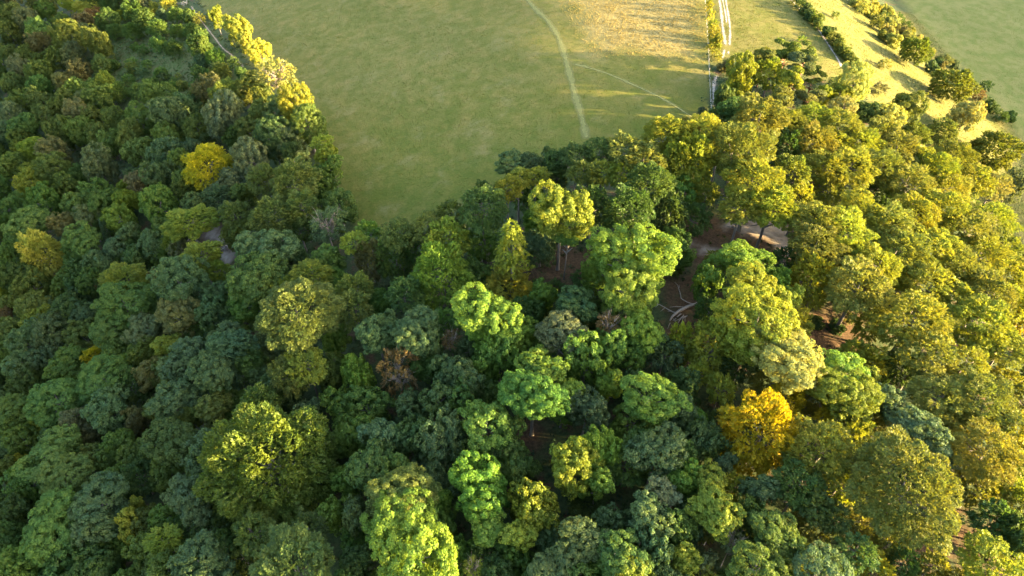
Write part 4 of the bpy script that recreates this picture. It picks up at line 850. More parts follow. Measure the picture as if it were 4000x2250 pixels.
('A','bg',-33.5,60.5,3.77,4.03,7.34,'leaf green billowy tree before and right of the giant olive beech',1),
('A','oll',-74.8,64.9,4.10,4.39,7.40,'olive billowy tree right of the narrow yellow young tree',1),
('A','bl',17.9,54.3,3.54,3.79,7.30,'nearest blue-green billowy tree before and right of the yellowing round tree',1),
('B','olr',52.3,54.1,3.63,3.92,7.29,'golden-olive feathery beech left of the big sunlit beech',1),
('A','bg',-13.0,56.6,4.14,4.43,7.41,'nearest leaf green billowy tree before and left of the vivid green tree',1),
('B','dk',87.0,56.1,4.13,4.45,7.38,'nearest dark green feathery beech behind the bottom right corner',1),
('B','olr',33.0,53.4,2.99,3.23,7.17,'golden-olive feathery beech before and left of the golden beech',1),
('B','olr',59.5,53.8,3.67,3.95,7.29,'golden-olive feathery beech before and left of the big sunlit beech',1),
('B','dk',-64.8,62.1,3.46,3.05,7.89,'dark green feathery beech right of the narrow yellow young tree',1),
('B','dk',39.0,53.2,3.94,4.24,7.34,'nearest dark green feathery beech in front of the golden beech',1),
('A','dk',-58.8,61.2,3.94,4.22,7.37,'nearest dark green billowy tree right of the narrow yellow young tree',1),
('B','ygr',95.8,55.9,2.87,3.10,7.15,'nearest golden-green feathery beech behind right of the bottom right corner',1),
('A','bl',6.4,52.4,3.35,3.58,7.26,'blue-green billowy tree before and left of the yellowing round tree',1),
('B','dk',99.5,54.6,2.84,3.06,7.14,'dark green feathery beech right of the bottom right corner',1),
('A','oll',-44.0,56.9,3.19,3.41,7.23,'nearest olive billowy tree in front of the giant olive beech',1),
('B','md',-28.7,54.9,2.89,2.55,7.68,'mid green feathery beech before and right of the giant olive beech',1),
('A','bl',-119.9,67.3,3.79,4.05,7.34,'blue-green billowy tree behind left of the bottom left corner',1),
('A','md',-82.6,61.6,4.60,4.92,7.50,'mid green billowy tree before and left of the narrow yellow young tree',1),
('B','olr',64.5,51.2,2.98,3.21,7.17,'golden-olive feathery beech in front of the big sunlit beech',1),
('B','md',-101.1,62.0,3.97,3.51,8.08,'mid green feathery beech behind right of the bottom left corner',1),
('A','bg',-9.3,51.1,3.24,3.46,7.24,'leaf green billowy tree in front of the vivid green tree',1),
('B','ygr',91.7,51.3,2.90,3.12,7.15,'golden-green feathery beech right of the bottom right corner',1),
('A','oll',-51.4,55.2,3.27,3.50,7.25,'second nearest olive billowy tree in front of the giant olive beech',1),
('A','md',-70.7,57.8,3.99,4.26,7.38,'nearest mid green billowy tree before and right of the narrow yellow young tree',1),
('A','md',0.5,49.9,3.22,3.44,7.24,'nearest mid green billowy tree before and right of the vivid green tree',1),
('B','md',-122.9,64.0,4.94,4.36,8.43,'mid green feathery beech left of the bottom left corner',1),
('B','dk',-4.5,49.8,3.56,3.14,7.92,'dark green feathery beech in front of the vivid green tree',1),
('B','ygr',48.2,47.4,3.42,3.69,7.25,'golden-green feathery beech before and left of the big sunlit beech',1),
('B','dk',65.9,47.7,3.02,3.26,7.18,'dark green feathery beech in front of the big sunlit beech',1),
('B','olr',71.2,47.5,2.74,2.95,7.13,'nearest golden-olive feathery beech left of the bottom right corner',1),
('A','oll',-111.2,60.1,3.43,3.67,7.28,'olive billowy tree left of the bottom left corner',1),
('B','ygr',59.8,46.3,3.48,3.75,7.26,'nearest golden-green feathery beech in front of the big sunlit beech',1),
('B','olr',96.5,48.6,3.06,3.29,7.18,'golden-olive feathery beech right of the bottom right corner',1),
('B','olr',31.0,45.1,2.62,2.83,7.10,'nearest golden-olive feathery beech in front of the golden beech',1),
('A','bg',14.4,45.6,3.07,3.28,7.21,'leaf green billowy tree in front of the yellowing round tree',1),
('B','dk',-11.9,46.5,2.96,2.61,7.71,'dark green feathery beech before and left of the vivid green tree',1),
('A','md',-28.1,47.9,3.88,4.15,7.36,'mid green billowy tree before and right of the giant olive beech',1),
('A','md',-85.9,54.5,4.41,4.72,7.46,'mid green billowy tree right of the bottom left corner',1),
('B','dk',-54.1,50.4,2.86,2.53,7.67,'nearest dark green feathery beech before and right of the narrow yellow young tree',1),
('A','md',-74.4,52.9,3.42,3.66,7.28,'nearest mid green billowy tree in front of the narrow yellow young tree',1),
('B','olr',75.1,45.0,2.85,3.07,7.15,'golden-olive feathery beech before and left of the bottom right corner',1),
('A','dk',-94.1,55.1,3.18,3.40,7.23,'dark green billowy tree before and right of the bottom left corner',1),
('A','md',3.5,44.9,3.07,3.28,7.21,'second nearest mid green billowy tree before and right of the vivid green tree',1),
('B','dk',36.3,43.7,2.74,2.96,7.13,'second nearest dark green feathery beech in front of the golden beech',1),
('A','bl',25.1,43.7,3.54,3.78,7.30,'fourth nearest blue-green billowy tree before and right of the yellowing round tree',1),
('A','dk',-2.1,45.2,3.95,4.23,7.38,'dark green billowy tree in front of the vivid green tree',1),
('B','dk',53.6,43.3,3.57,3.84,7.27,'third nearest dark green feathery beech before and left of the big sunlit beech',1),
('A','bl',-66.9,50.7,4.02,4.29,7.39,'blue-green billowy tree before and right of the narrow yellow young tree',1),
('A','bl',-116.2,56.3,4.40,4.71,7.46,'second nearest blue-green billowy tree before and left of the bottom left corner',1),
('A','bg',-15.8,45.2,3.64,3.90,7.32,'second nearest leaf green billowy tree before and left of the vivid green tree',1),
('B','ygr',80.8,44.2,2.97,3.20,7.17,'golden-green feathery beech in front of the bottom right corner',1),
('B','bg',-22.3,45.4,3.87,3.42,8.04,'leaf green feathery beech before and left of the vivid green tree',1),
('A','bl',-106.1,55.0,3.75,4.01,7.34,'nearest blue-green billowy tree before and left of the bottom left corner',1),
('B','olr',40.8,42.4,3.63,3.92,7.29,'second nearest golden-olive feathery beech in front of the golden beech',1),
('B','olr',68.4,43.3,2.50,2.69,7.08,'second nearest golden-olive feathery beech left of the bottom right corner',1),
('A','md',7.6,43.3,3.31,3.54,7.25,'third nearest mid green billowy tree before and right of the vivid green tree',1),
('B','olr',62.9,42.6,2.54,2.74,7.09,'third nearest golden-olive feathery beech left of the bottom right corner',1),
('A','dk',17.8,42.1,3.50,3.75,7.29,'dark green billowy tree in front of the yellowing round tree',1),
('B','bl',-32.8,45.6,2.74,2.42,7.63,'blue-green feathery beech in front of the giant olive beech',1),
('B','dk',87.4,43.8,3.60,3.88,7.28,'dark green feathery beech before and right of the bottom right corner',1),
('B','dk',47.9,41.9,2.70,2.91,7.12,'fourth nearest dark green feathery beech before and left of the big sunlit beech',1),
('A','oll',-77.6,50.4,3.15,3.37,7.22,'olive billowy tree in front of the narrow yellow young tree',1),
('B','dk',-49.8,46.9,3.98,3.51,8.08,'second nearest dark green feathery beech before and right of the narrow yellow young tree',1),
('A','md',-57.3,47.0,4.19,4.48,7.42,'third nearest mid green billowy tree before and right of the narrow yellow young tree',1),
('B','ygr',70.6,41.1,3.72,4.01,7.30,'golden-green feathery beech before and left of the bottom right corner',1),
('B','ygr',57.1,40.5,3.38,3.64,7.24,'second nearest golden-green feathery beech in front of the big sunlit beech',1),
('A','md',-94.9,50.6,3.85,4.12,7.36,'second nearest mid green billowy tree before and right of the bottom left corner',1),
('B','oll',-40.6,44.3,3.22,2.84,7.80,'second nearest olive feathery beech in front of the giant olive beech',1),
('B','olr',91.5,42.1,3.29,3.55,7.22,'golden-olive feathery beech before and right of the bottom right corner',1),
('B','bg',-9.9,41.8,2.99,2.64,7.72,'leaf green feathery beech in front of the vivid green tree',1),
('A','md',28.2,39.7,3.41,3.65,7.27,'third nearest mid green billowy tree before and right of the yellowing round tree',1),
('B','md',12.4,40.1,2.81,2.49,7.65,'mid green feathery beech in front of the yellowing round tree',1),
('A','md',-70.1,47.1,3.54,3.79,7.30,'second nearest mid green billowy tree in front of the narrow yellow young tree',1),
('B','bl',-86.2,48.8,3.66,3.23,7.96,'blue-green feathery beech before and right of the bottom left corner',1),
]
COLS = {'dk': (0.046, 0.08, 0.022), 'bl': (0.064, 0.102, 0.044), 'md': (0.07, 0.118, 0.028), 'bg': (0.08, 0.142, 0.026), 'br': (0.105, 0.176, 0.028), 'ol': (0.092, 0.114, 0.026), 'yg': (0.138, 0.168, 0.022), 'oll': (0.076, 0.104, 0.025), 'ygl': (0.115, 0.146, 0.02), 'og': (0.07, 0.11, 0.022), 'olr': (0.119, 0.132, 0.025), 'ygr': (0.166, 0.185, 0.023), 'yo': (0.155, 0.158, 0.022), 'yl': (0.205, 0.22, 0.036), 'yp': (0.2, 0.205, 0.06), 'gd': (0.25, 0.215, 0.012), 'rb': (0.115, 0.082, 0.038), 'gy': (0.092, 0.114, 0.054), 'kb': (0.106, 0.104, 0.044), 'dy': (0.082, 0.106, 0.018)}  # left-side copies darkened as shade; right-side copies autumn gold, also brightened as sunlight
POLY = {'pasture': [(-175.4, 377.0), (-152.4, 337.6), (-128.5, 302.9), (-103.0, 257.1), (-76.2, 214.8), (-61.9, 190.1), (-54.7, 173.2), (-46.2, 153.2), (-21.7, 147.3), (-13.4, 157.2), (-3.8, 164.9), (23.2, 174.2), (61.6, 186.7), (82.2, 293.4)], 'dry': [(16.5, 299.5), (19.4, 271.7), (22.4, 246.2), (26.3, 228.1), (69.1, 226.5), (82.2, 293.4)], 'slope': [(82.5, 293.2), (70.1, 228.4), (72.1, 225.2), (79.8, 231.3), (92.0, 232.0), (103.3, 221.9), (116.7, 220.0), (130.5, 207.0), (138.8, 195.7), (149.6, 183.5), (158.2, 169.8), (173.4, 162.5), (201.1, 164.9), (321.4, 365.6)], 'glade': [(-244.0, 379.5), (-191.7, 384.8), (-150.2, 330.8), (-102.5, 251.0), (-109.6, 237.6), (-136.7, 252.3), (-160.4, 258.5), (-197.0, 302.3)], 'chalk1': [(45.2, 133.3), (49.7, 132.4), (55.1, 129.5), (56.7, 125.0), (53.5, 125.2), (49.4, 127.7), (45.3, 130.4)], 'chalk2': [(55.9, 139.5), (62.7, 144.5), (69.6, 146.4), (74.4, 142.9), (73.8, 132.9), (70.9, 125.1), (69.3, 129.5), (67.9, 137.0), (61.0, 137.5)], 'chalk3': [(-99.1, 167.4), (-94.2, 168.0), (-88.7, 162.3), (-84.5, 152.7), (-87.1, 151.1), (-90.8, 155.4), (-94.4, 160.5)], 'chalk4': [(7.0, 129.3), (8.6, 129.2), (8.0, 119.9), (6.4, 119.3)], 'litter1': [(35.5, 121.2), (47.2, 122.8), (44.4, 101.1), (37.4, 101.0)], 'litter2': [(69.9, 112.8), (87.4, 115.5), (81.2, 98.8), (66.6, 97.3)], 'litter3': [(41.2, 141.9), (81.2, 150.7), (74.4, 125.7), (43.4, 122.8)], 'litter4': [(2.7, 136.3), (22.7, 133.1), (21.3, 117.5), (2.6, 119.9)], 'litter5': [(-1.1, 82.0), (7.5, 81.3), (6.2, 72.7), (-2.1, 73.5)], 'litter6': [(72.3, 58.4), (96.9, 60.2), (92.2, 51.5), (66.3, 49.8)], 'litter7': [(-102.1, 173.1), (-84.3, 167.6), (-79.3, 147.2), (-94.2, 151.7)]}
PATHS = {'footpath': [(-163.8, 348.8), (-160.1, 341.9), (-157.2, 337.1), (-145.8, 317.8), (-135.2, 300.6), (-127.8, 288.5), (-121.4, 280.8), (-113.9, 270.4), (-108.1, 259.8), (-104.3, 253.6)], 'footpath2': [(-178.5, 354.2), (-171.3, 348.1), (-166.9, 344.4)], 'trail': [(4.3, 294.3), (6.4, 285.5), (10.3, 273.0), (14.0, 263.6), (17.3, 249.2), (19.0, 234.5), (19.8, 221.6), (21.0, 207.1), (22.2, 196.4), (23.2, 179.6)], 'trail2': [(20.4, 227.4), (26.9, 223.5), (33.6, 218.9), (41.5, 211.3), (49.9, 203.7), (54.8, 197.3), (59.6, 191.3)], 'track1': [(84.4, 285.8), (83.6, 275.9), (81.7, 264.1), (79.8, 251.8), (79.3, 245.9), (78.0, 239.3)], 'track2': [(86.3, 285.8), (84.5, 273.4), (83.5, 264.3), (82.0, 255.9)], 'track3': [(87.6, 285.8), (85.8, 273.6), (84.5, 264.3), (82.9, 253.7), (81.3, 246.2), (79.3, 238.5)], 'track4': [(78.0, 239.3), (76.2, 233.7), (74.4, 228.8)], 'track5': [(79.3, 238.5), (77.3, 231.9)], 'track6': [(71.6, 220.4), (70.1, 218.3), (69.0, 215.2), (68.1, 210.6), (67.2, 206.0), (66.6, 201.5), (66.4, 197.3), (66.4, 193.1), (66.8, 189.3)], 'hillpath': [(114.2, 289.1), (114.4, 280.4), (116.1, 269.6), (118.1, 262.1), (118.8, 257.4), (119.2, 248.9), (119.5, 238.8), (119.2, 232.2), (118.6, 227.8)]}
FENCE = [(79.6, 288.1), (77.8, 277.8), (75.6, 263.8), (73.7, 251.6), (71.1, 235.9), (68.3, 219.8), (66.3, 207.3), (64.7, 197.1), (63.5, 188.3)]
GATE = (-167.61, 350.5, -34.34)
DEAD_A = [[(45.97, 112.46, -1.12, 0.2), (43.51, 111.51, -0.99, 0.3), (41.19, 110.48, -0.95, 0.38), (39.14, 109.16, -0.84, 0.36), (37.58, 107.58, -0.97, 0.28), (36.81, 106.73, -1.44, 0.16)], [(43.33, 111.43, -1.08, 0.14), (41.93, 111.61, -0.56, 0.12), (40.17, 112.48, -0.06, 0.11), (40.17, 114.31, 0.31, 0.09), (39.86, 115.93, 0.84, 0.06), (39.23, 117.03, 0.86, 0.03)], [(40.23, 115.31, 0.59, 0.05), (40.16, 116.06, 0.97, 0.03)], [(41.8, 110.39, -1.03, 0.12), (40.22, 110.4, -0.68, 0.1), (38.71, 110.4, -0.68, 0.08), (37.14, 110.14, -0.58, 0.05)], [(38.23, 108.85, -1.13, 0.14), (36.29, 110.23, -0.85, 0.12), (34.83, 110.92, -0.53, 0.1), (33.62, 111.0, -0.44, 0.07), (32.66, 110.75, -0.34, 0.03)], [(36.29, 110.23, -0.85, 0.09), (35.69, 109.97, -1.1, 0.07), (35.03, 109.45, -1.25, 0.04)], [(34.65, 110.92, -0.53, 0.06), (33.87, 110.31, -0.76, 0.05), (33.02, 111.09, -0.36, 0.02)], [(38.53, 108.85, -1.13, 0.1), (37.51, 109.28, -1.06, 0.08), (36.72, 109.54, -1.17, 0.05)], [(39.68, 108.51, -1.11, 0.18), (38.66, 107.66, -1.24, 0.15), (37.52, 106.73, -1.44, 0.1)], [(40.34, 108.09, -1.17, 0.14), (38.96, 106.99, -1.2, 0.11), (37.94, 106.39, -1.42, 0.06)], [(40.82, 108.0, -1.26, 0.14), (39.73, 107.41, -1.13, 0.12), (38.6, 105.97, -1.48, 0.06)], [(41.06, 108.0, -1.26, 0.13), (39.97, 107.24, -1.3, 0.11), (39.31, 105.88, -1.57, 0.06)], [(41.24, 108.25, -1.36, 0.1), (40.4, 107.58, -1.32, 0.08), (40.45, 106.56, -1.61, 0.04)], [(37.58, 107.2, -1.34, 0.08), (38.36, 105.72, -1.38, 0.06), (39.07, 104.76, -1.26, 0.03)], [(36.75, 105.81, -1.29, 0.07), (36.28, 104.92, -1.45, 0.06), (35.82, 104.21, -1.44, 0.03)], [(33.93, 110.92, -0.53, 0.04), (33.79, 112.13, -0.05, 0.03), (33.83, 113.35, 0.43, 0.015)], [(34.41, 110.92, -0.53, 0.04), (34.22, 111.87, 0.05, 0.03), (34.2, 112.83, 0.27, 0.015)]]
DEAD_B = [[(-95.16, 161.15, -26.39, 0.07), (-93.44, 159.89, -26.22, 0.1), (-91.74, 158.75, -25.93, 0.14), (-90.52, 157.38, -25.86, 0.2), (-89.36, 157.07, -25.46, 0.28), (-87.94, 156.86, -24.63, 0.36)], [(-90.52, 157.44, -25.8, 0.1), (-89.68, 157.41, -25.13, 0.07), (-88.94, 157.68, -24.53, 0.04)], [(-90.1, 157.2, -25.69, 0.1), (-90.57, 156.69, -26.18, 0.06)]]
# ------------------------------------------------------------------ helpers
def prop(o, label=None, cat=None, group=None, kind=None):
    if label: o['label'] = label
    if cat: o['category'] = cat
    if group: o['group'] = group
    if kind: o['kind'] = kind
    return o
def link(name, me, parent=None, loc=None):
    o = bpy.data.objects.new(name, me); C.objects.link(o)
    if parent: o.parent = parent
    if loc is not None: o.location = loc
    return o
def mesh_from(name, V, polys_flat, nper, mat, smooth=False):
    """V (n,3); polys_flat index array with nper corners per face."""
    me = bpy.data.meshes.new(name)
    V = np.ascontiguousarray(V, dtype=np.float32); idx = np.ascontiguousarray(polys_flat, dtype=np.int32).ravel()
    nf = len(idx) // nper
    me.vertices.add(len(V)); me.vertices.foreach_set('co', V.ravel())
    me.loops.add(len(idx)); me.loops.foreach_set('vertex_index', idx)
    me.polygons.add(nf); me.polygons.foreach_set('loop_start', np.arange(0, len(idx), nper, dtype=np.int32))
    if smooth: me.polygons.foreach_set('use_smooth', np.ones(nf, dtype=bool))
    me.update(calc_edges=True); me.materials.append(mat)
    return me
def face_attr(me, name, col, domain='FACE'):
    a = me.attributes.new(name, 'FLOAT_COLOR', domain)
    c = np.ones((len(col), 4), np.float32); c[:, :col.shape[1]] = col
    a.data.foreach_set('color', c.ravel())
def unit(v): return v / (np.linalg.norm(v, axis=-1, keepdims=True) + 1e-9)
def mat(name):
    m = bpy.data.materials.new(name); m.use_nodes = True
    nt = m.node_tree; nt.nodes.clear()
    out = nt.nodes.new('ShaderNodeOutputMaterial')
    return m, nt, out
def N(nt, typ, **kw):
    n = nt.nodes.new('ShaderNode' + typ)
    for k, v in kw.items():
        if k == 'ins':
            for a, b in v.items(): n.inputs[a].default_value = b
        else: setattr(n, k, v)
    return n
def mixc(nt, fac, a, b, mode='MIX'):
    m = nt.nodes.new('ShaderNodeMix'); m.data_type = 'RGBA'; m.blend_type = mode
    for s, v in ((m.inputs['Factor'], fac), (m.inputs[6], a), (m.inputs[7], b)):
        if isinstance(v, (int, float)): s.default_value = v
        elif isinstance(v, tuple): s.default_value = (*v, 1)
        else: nt.links.new(v, s)
    return m.outputs[2]
def noise(nt, scale, detail=4, rough=.6, coord=None):
    n = N(nt, 'TexNoise', ins={'Scale': scale, 'Detail': detail, 'Roughness': rough})
    if coord is not None: nt.links.new(coord, n.inputs['Vector'])
    return n.outputs['Fac']
def ramp(nt, f, a, b):
    r = N(nt, 'MapRange', ins={'From Min': a, 'From Max': b}); r.interpolation_type = 'SMOOTHSTEP'
    nt.links.new(f, r.inputs['Value']); return r.outputs[0]

# ------------------------------------------------------------------ materials
def leaf_material(name, trans=0.44):
    m, nt, out = mat(name)
    oi = N(nt, 'ObjectInfo'); at = N(nt, 'Attribute', attribute_name='tint')
    sep = N(nt, 'SeparateColor'); nt.links.new(at.outputs['Color'], sep.inputs[0])
    # leaf to leaf and bough to bough colour differences
    warm = mixc(nt, 1.0, oi.outputs['Color'], (1.30, 1.16, .72), 'MULTIPLY')
    cool = mixc(nt, 1.0, oi.outputs['Color'], (.70, .88, .92), 'MULTIPLY')
    tco = N(nt, 'TexCoord'); pn = noise(nt, .33, 3, .6, tco.outputs['Object'])
    pr_ = ramp(nt, pn, .36, .64); mx = N(nt, 'Math', operation='MULTIPLY_ADD', ins={1: .45}); nt.links.new(pr_, mx.inputs[0])
    sg = N(nt, 'Math', operation='MULTIPLY', ins={1: .58}); nt.links.new(sep.outputs['Green'], sg.inputs[0]); nt.links.new(sg.outputs[0], mx.inputs[2])
    c = mixc(nt, mx.outputs[0], cool, warm)
    v = N(nt, 'MapRange', ins={'To Min': .62, 'To Max': 1.4}); nt.links.new(sep.outputs['Red'], v.inputs['Value'])
    hsv = N(nt, 'HueSaturation'); nt.links.new(c, hsv.inputs['Color']); nt.links.new(v.outputs[0], hsv.inputs['Value'])
    hr = N(nt, 'MapRange', ins={'To Min': .488, 'To Max': .512}); nt.links.new(oi.outputs['Random'], hr.inputs['Value'])
    nt.links.new(hr.outputs[0], hsv.inputs['Hue'])
    c = hsv.outputs[0]
    d = N(nt, 'BsdfDiffuse'); nt.links.new(c, d.inputs['Color'])
    t = N(nt, 'BsdfTranslucent'); tc = mixc(nt, 1.0, c, (1.15, 1.1, .55), 'MULTIPLY'); nt.links.new(tc, t.inputs['Color'])
    g = N(nt, 'BsdfGlossy', ins={'Roughness': .5, 'Color': (.5, .5, .5, 1)})
    a = N(nt, 'MixShader', ins={'Fac': trans}); nt.links.new(d.outputs[0], a.inputs[1]); nt.links.new(t.outputs[0], a.inputs[2])
    b = N(nt, 'MixShader', ins={'Fac': .015}); nt.links.new(a.outputs[0], b.inputs[1]); nt.links.new(g.outputs[0], b.inputs[2])
    nt.links.new(b.outputs[0], out.inputs[0])
    return m
def bark_material(name, c1, c2, scale=6):
    m, nt, out = mat(name)
    tc = N(nt, 'TexCoord'); mp = N(nt, 'Mapping', ins={'Scale': (1, 1, .3)}); nt.links.new(tc.outputs['Object'], mp.inputs[0])
    f = noise(nt, scale, 6, .65, mp.outputs[0])
    c = mixc(nt, ramp(nt, f, .35, .65), c1, c2)
    p = N(nt, 'BsdfPrincipled', ins={'Roughness': .9}); nt.links.new(c, p.inputs['Base Color'])
    bp = N(nt, 'Bump', ins={'Strength': .6, 'Distance': .05}); nt.links.new(f, bp.inputs['Height']); nt.links.new(bp.outputs[0], p.inputs['Normal'])
    nt.links.new(p.outputs[0], out.inputs[0])
    return m
LEAF = leaf_material('leaves')
BARK = bark_material('grey_bark', (.075, .066, .055), (.15, .135, .112))
PALE_BARK = bark_material('pale_bark', (.14, .115, .09), (.24, .20, .16))
PINE_BARK = bark_material('pine_bark', (.12, .06, .035), (.26, .13, .07))
DEADWOOD = bark_material('dead_wood', (.12, .105, .09), (.30, .275, .245), 9)
POST = bark_material('weathered_post', (.25, .22, .18), (.45, .42, .36), 12)

def ground_material():
    m, nt, out = mat('ground')
    geo = N(nt, 'NewGeometry'); P = geo.outputs['Position']
    za = N(nt, 'Attribute', attribute_name='zone_a'); sa = N(nt, 'SeparateColor'); nt.links.new(za.outputs['Color'], sa.inputs[0])
    zb = N(nt, 'Attribute', attribute_name='zone_b'); sb = N(nt, 'SeparateColor'); nt.links.new(zb.outputs['Color'], sb.inputs[0])
    big = noise(nt, .035, 4, .6, P); mid = noise(nt, .22, 5, .65, P); fine = noise(nt, 1.6, 5, .7, P)
    # woodland floor: leaf litter with moss and bramble greens
    litter = mixc(nt, ramp(nt, fine, .3, .7), (.040, .026, .014), (.092, .057, .030))
    moss = mixc(nt, ramp(nt, fine, .3, .7), (.020, .034, .012), (.045, .065, .022))
    floor = mixc(nt, ramp(nt, mid, .32, .5), litter, moss)
    floor = mixc(nt, sb.outputs['Blue'], floor, mixc(nt, ramp(nt, mid, .5, .75), litter, moss))
    # rough glade grass
    gl = mixc(nt, ramp(nt, mid, .4, .62), (.042, .066, .014), (.075, .070, .025))
    gl = mixc(nt, ramp(nt, fine, .35, .75), gl, (.055, .078, .02))
    c = mixc(nt, sb.outputs['Red'], floor, gl)
    # pasture: greener low down, browner with seed heads further up
    g1 = mixc(nt, ramp(nt, mid, .35, .65), (.064, .082, .009), (.090, .092, .014))
    g2 = mixc(nt, ramp(nt, mid, .35, .65), (.090, .093, .016), (.130, .114, .030))
    sx = N(nt, 'SeparateXYZ'); nt.links.new(P, sx.inputs[0])
    yr = N(nt, 'MapRange', ins={'From Min': 150, 'From Max': 250}); nt.links.new(sx.outputs['Y'], yr.inputs['Value'])
    ad = N(nt, 'Math', operation='MULTIPLY_ADD', ins={1: 1.6, 2: -.75}); nt.links.new(big, ad.inputs[0])
    sm = N(nt, 'Math', operation='ADD', use_clamp=True); nt.links.new(ad.outputs[0], sm.inputs[0]); nt.links.new(yr.outputs[0], sm.inputs[1])
    pas = mixc(nt, sm.outputs[0], g1, g2)
    pas = mixc(nt, ramp(nt, fine, .3, .8), mixc(nt, 1.0, pas, (.82, .86, .8), 'MULTIPLY'), mixc(nt, 1.0, pas, (1.2, 1.16, 1.2), 'MULTIPLY'))
    mp2 = N(nt, 'Mapping', ins={'Scale': (.035, .11, 1), 'Rotation': (0, 0, .5)}); nt.links.new(P, mp2.inputs[0])
    st = noise(nt, 1.0, 6, .7, mp2.outputs[0]); pt = noise(nt, .085, 7, .72, P)
    pas = mixc(nt, ramp(nt, st, .38, .72), mixc(nt, 1.0, pas, (.88, .95, .85), 'MULTIPLY'), mixc(nt, 1.0, pas, (1.16, 1.06, 1.15), 'MULTIPLY'))
    ptf = N(nt, 'Math', operation='MULTIPLY', ins={1: .5}); nt.links.new(ramp(nt, pt, .52, .72), ptf.inputs[0])
    pas = mixc(nt, ptf.outputs[0], pas, (.165, .140, .058))
    c = mixc(nt, sa.outputs['Red'], c, pas)
    dry = mixc(nt, ramp(nt, fine, .3, .7), (.165, .14, .046), (.235, .195, .076))  # tan dry grass, lightened so its colour carries low sunlight too
    c = mixc(nt, sa.outputs['Green'], c, dry)
    sl = mixc(nt, ramp(nt, mid, .35, .65), (.070, .080, .013), (.106, .100, .027))
    c = mixc(nt, sa.outputs['Blue'], c, sl)
    va = mixc(nt, ramp(nt, mid, .35, .65), (.085, .108, .022), (.125, .128, .040))
    vx = N(nt, 'MapRange', ins={'From Min': 188, 'From Max': 196}); nt.links.new(sx.outputs['X'], vx.inputs['Value'])
    c = mixc(nt, vx.outputs[0], c, va)
    ch = mixc(nt, ramp(nt, mid, .3, .7), (.125, .098, .074), (.27, .235, .195))
    chm = N(nt, 'Math', operation='MULTIPLY', use_clamp=True); nt.links.new(sb.outputs['Green'], chm.inputs[0]); nt.links.new(ramp(nt, mid, .25, .5), chm.inputs[1])
    c = mixc(nt, chm.outputs[0], c, ch)
    p = N(nt, 'BsdfPrincipled', ins={'Roughness': .95, 'Specular IOR Level': .15}); nt.links.new(c, p.inputs['Base Color'])
    hh = N(nt, 'Math', operation='MULTIPLY_ADD', ins={1: .5}); nt.links.new(mid, hh.inputs[0]); nt.links.new(fine, hh.inputs[2])
    bp = N(nt, 'Bump', ins={'Strength': .5, 'Distance': .25}); nt.links.new(hh.outputs[0], bp.inputs['Height'])
    nt.links.new(bp.outputs[0], p.inputs['Normal']); nt.links.new(p.outputs[0], out.inputs[0])
    return m
def path_material(name, c1, c2, hard, cover=1.0):
    m, nt, out = mat(name)
    geo = N(nt, 'NewGeometry'); e = N(nt, 'Attribute', attribute_name='tint'); se = N(nt, 'SeparateColor'); nt.links.new(e.outputs['Color'], se.inputs[0])
    f = noise(nt, 1.1, 5, .7, geo.outputs['Position']); f2 = noise(nt, .35, 3, .6, geo.outputs['Position'])
    c = mixc(nt, ramp(nt, f, .3, .7), c1, c2)
    p = N(nt, 'BsdfPrincipled', ins={'Roughness': .95, 'Specular IOR Level': .1}); nt.links.new(c, p.inputs['Base Color'])
    s = N(nt, 'Math', operation='ADD'); nt.links.new(f, s.inputs[0]); nt.links.new(f2, s.inputs[1])
    a = N(nt, 'Math', operation='MULTIPLY_ADD', ins={1: .9}); nt.links.new(s.outputs[0], a.inputs[0]); nt.links.new(se.outputs['Red'], a.inputs[2])
    k = ramp(nt, a.outputs[0], 1.15 - hard, 1.75)
    km = N(nt, 'Math', operation='MULTIPLY', ins={1: cover}); nt.links.new(k, km.inputs[0]); k = km.outputs[0]
    t = N(nt, 'BsdfTransparent'); x = N(nt, 'MixShader'); nt.links.new(k, x.inputs[0]); nt.links.new(t.outputs[0], x.inputs[1]); nt.links.new(p.outputs[0], x.inputs[2])
    nt.links.new(x.outputs[0], out.inputs[0])
    return m

# ------------------------------------------------------------------ terrain
def poly_sd(X, Y, P):
    """signed distance to a polygon, positive inside"""
    P = np.array(P, float); d2 = np.full(X.shape, 1e12); ins = np.zeros(X.shape, bool)
    for i in range(len(P)):
        x1, y1 = P[i - 1]; x2, y2 = P[i]
        ex, ey = x2 - x1, y2 - y1; L = ex * ex + ey * ey + 1e-9
        t = np.clip(((X - x1) * ex + (Y - y1) * ey) / L, 0, 1)
        d2 = np.minimum(d2, (X - x1 - t * ex) ** 2 + (Y - y1 - t * ey) ** 2)
        if y1 != y2:
            ins ^= ((y1 > Y) != (y2 > Y)) & (X < (x2 - x1) * (Y - y1) / (y2 - y1) + x1)
    return np.where(ins, 1, -1) * np.sqrt(d2)
def wob(X, Y): return 1.2 * np.sin(X * .6 + Y * .23) * np.sin(Y * .5 - X * .17) + .7 * np.sin(X * 1.7 + 2 * np.sin(Y * .9)) 
def zone(X, Y, key, soft=1.6):
    return sstep(-soft, soft, poly_sd(X, Y, POLY[key]) + wob(X, Y) * .6)
def axis(lo, hi, step, far):
    a = np.arange(lo, hi + .1, step); g = [];  d = step
    while sum(g) < far: d *= 1.35; g.append(d)
    g = np.cumsum(g)
    return np.concatenate([lo - g[::-1], a, hi + g])
ax = axis(-345, 290, 1.4, 1300); ay = axis(10, 460, 1.4, 1300)
GX, GY = np.meshgrid(ax, ay); GZ = hgt(GX, GY)
nx, ny = len(ax), len(ay)
ii = (np.arange(ny - 1)[:, None] * nx + np.arange(nx - 1)[None, :]).ravel()
quads = np.stack([ii, ii + 1, ii + nx + 1, ii + nx], 1)
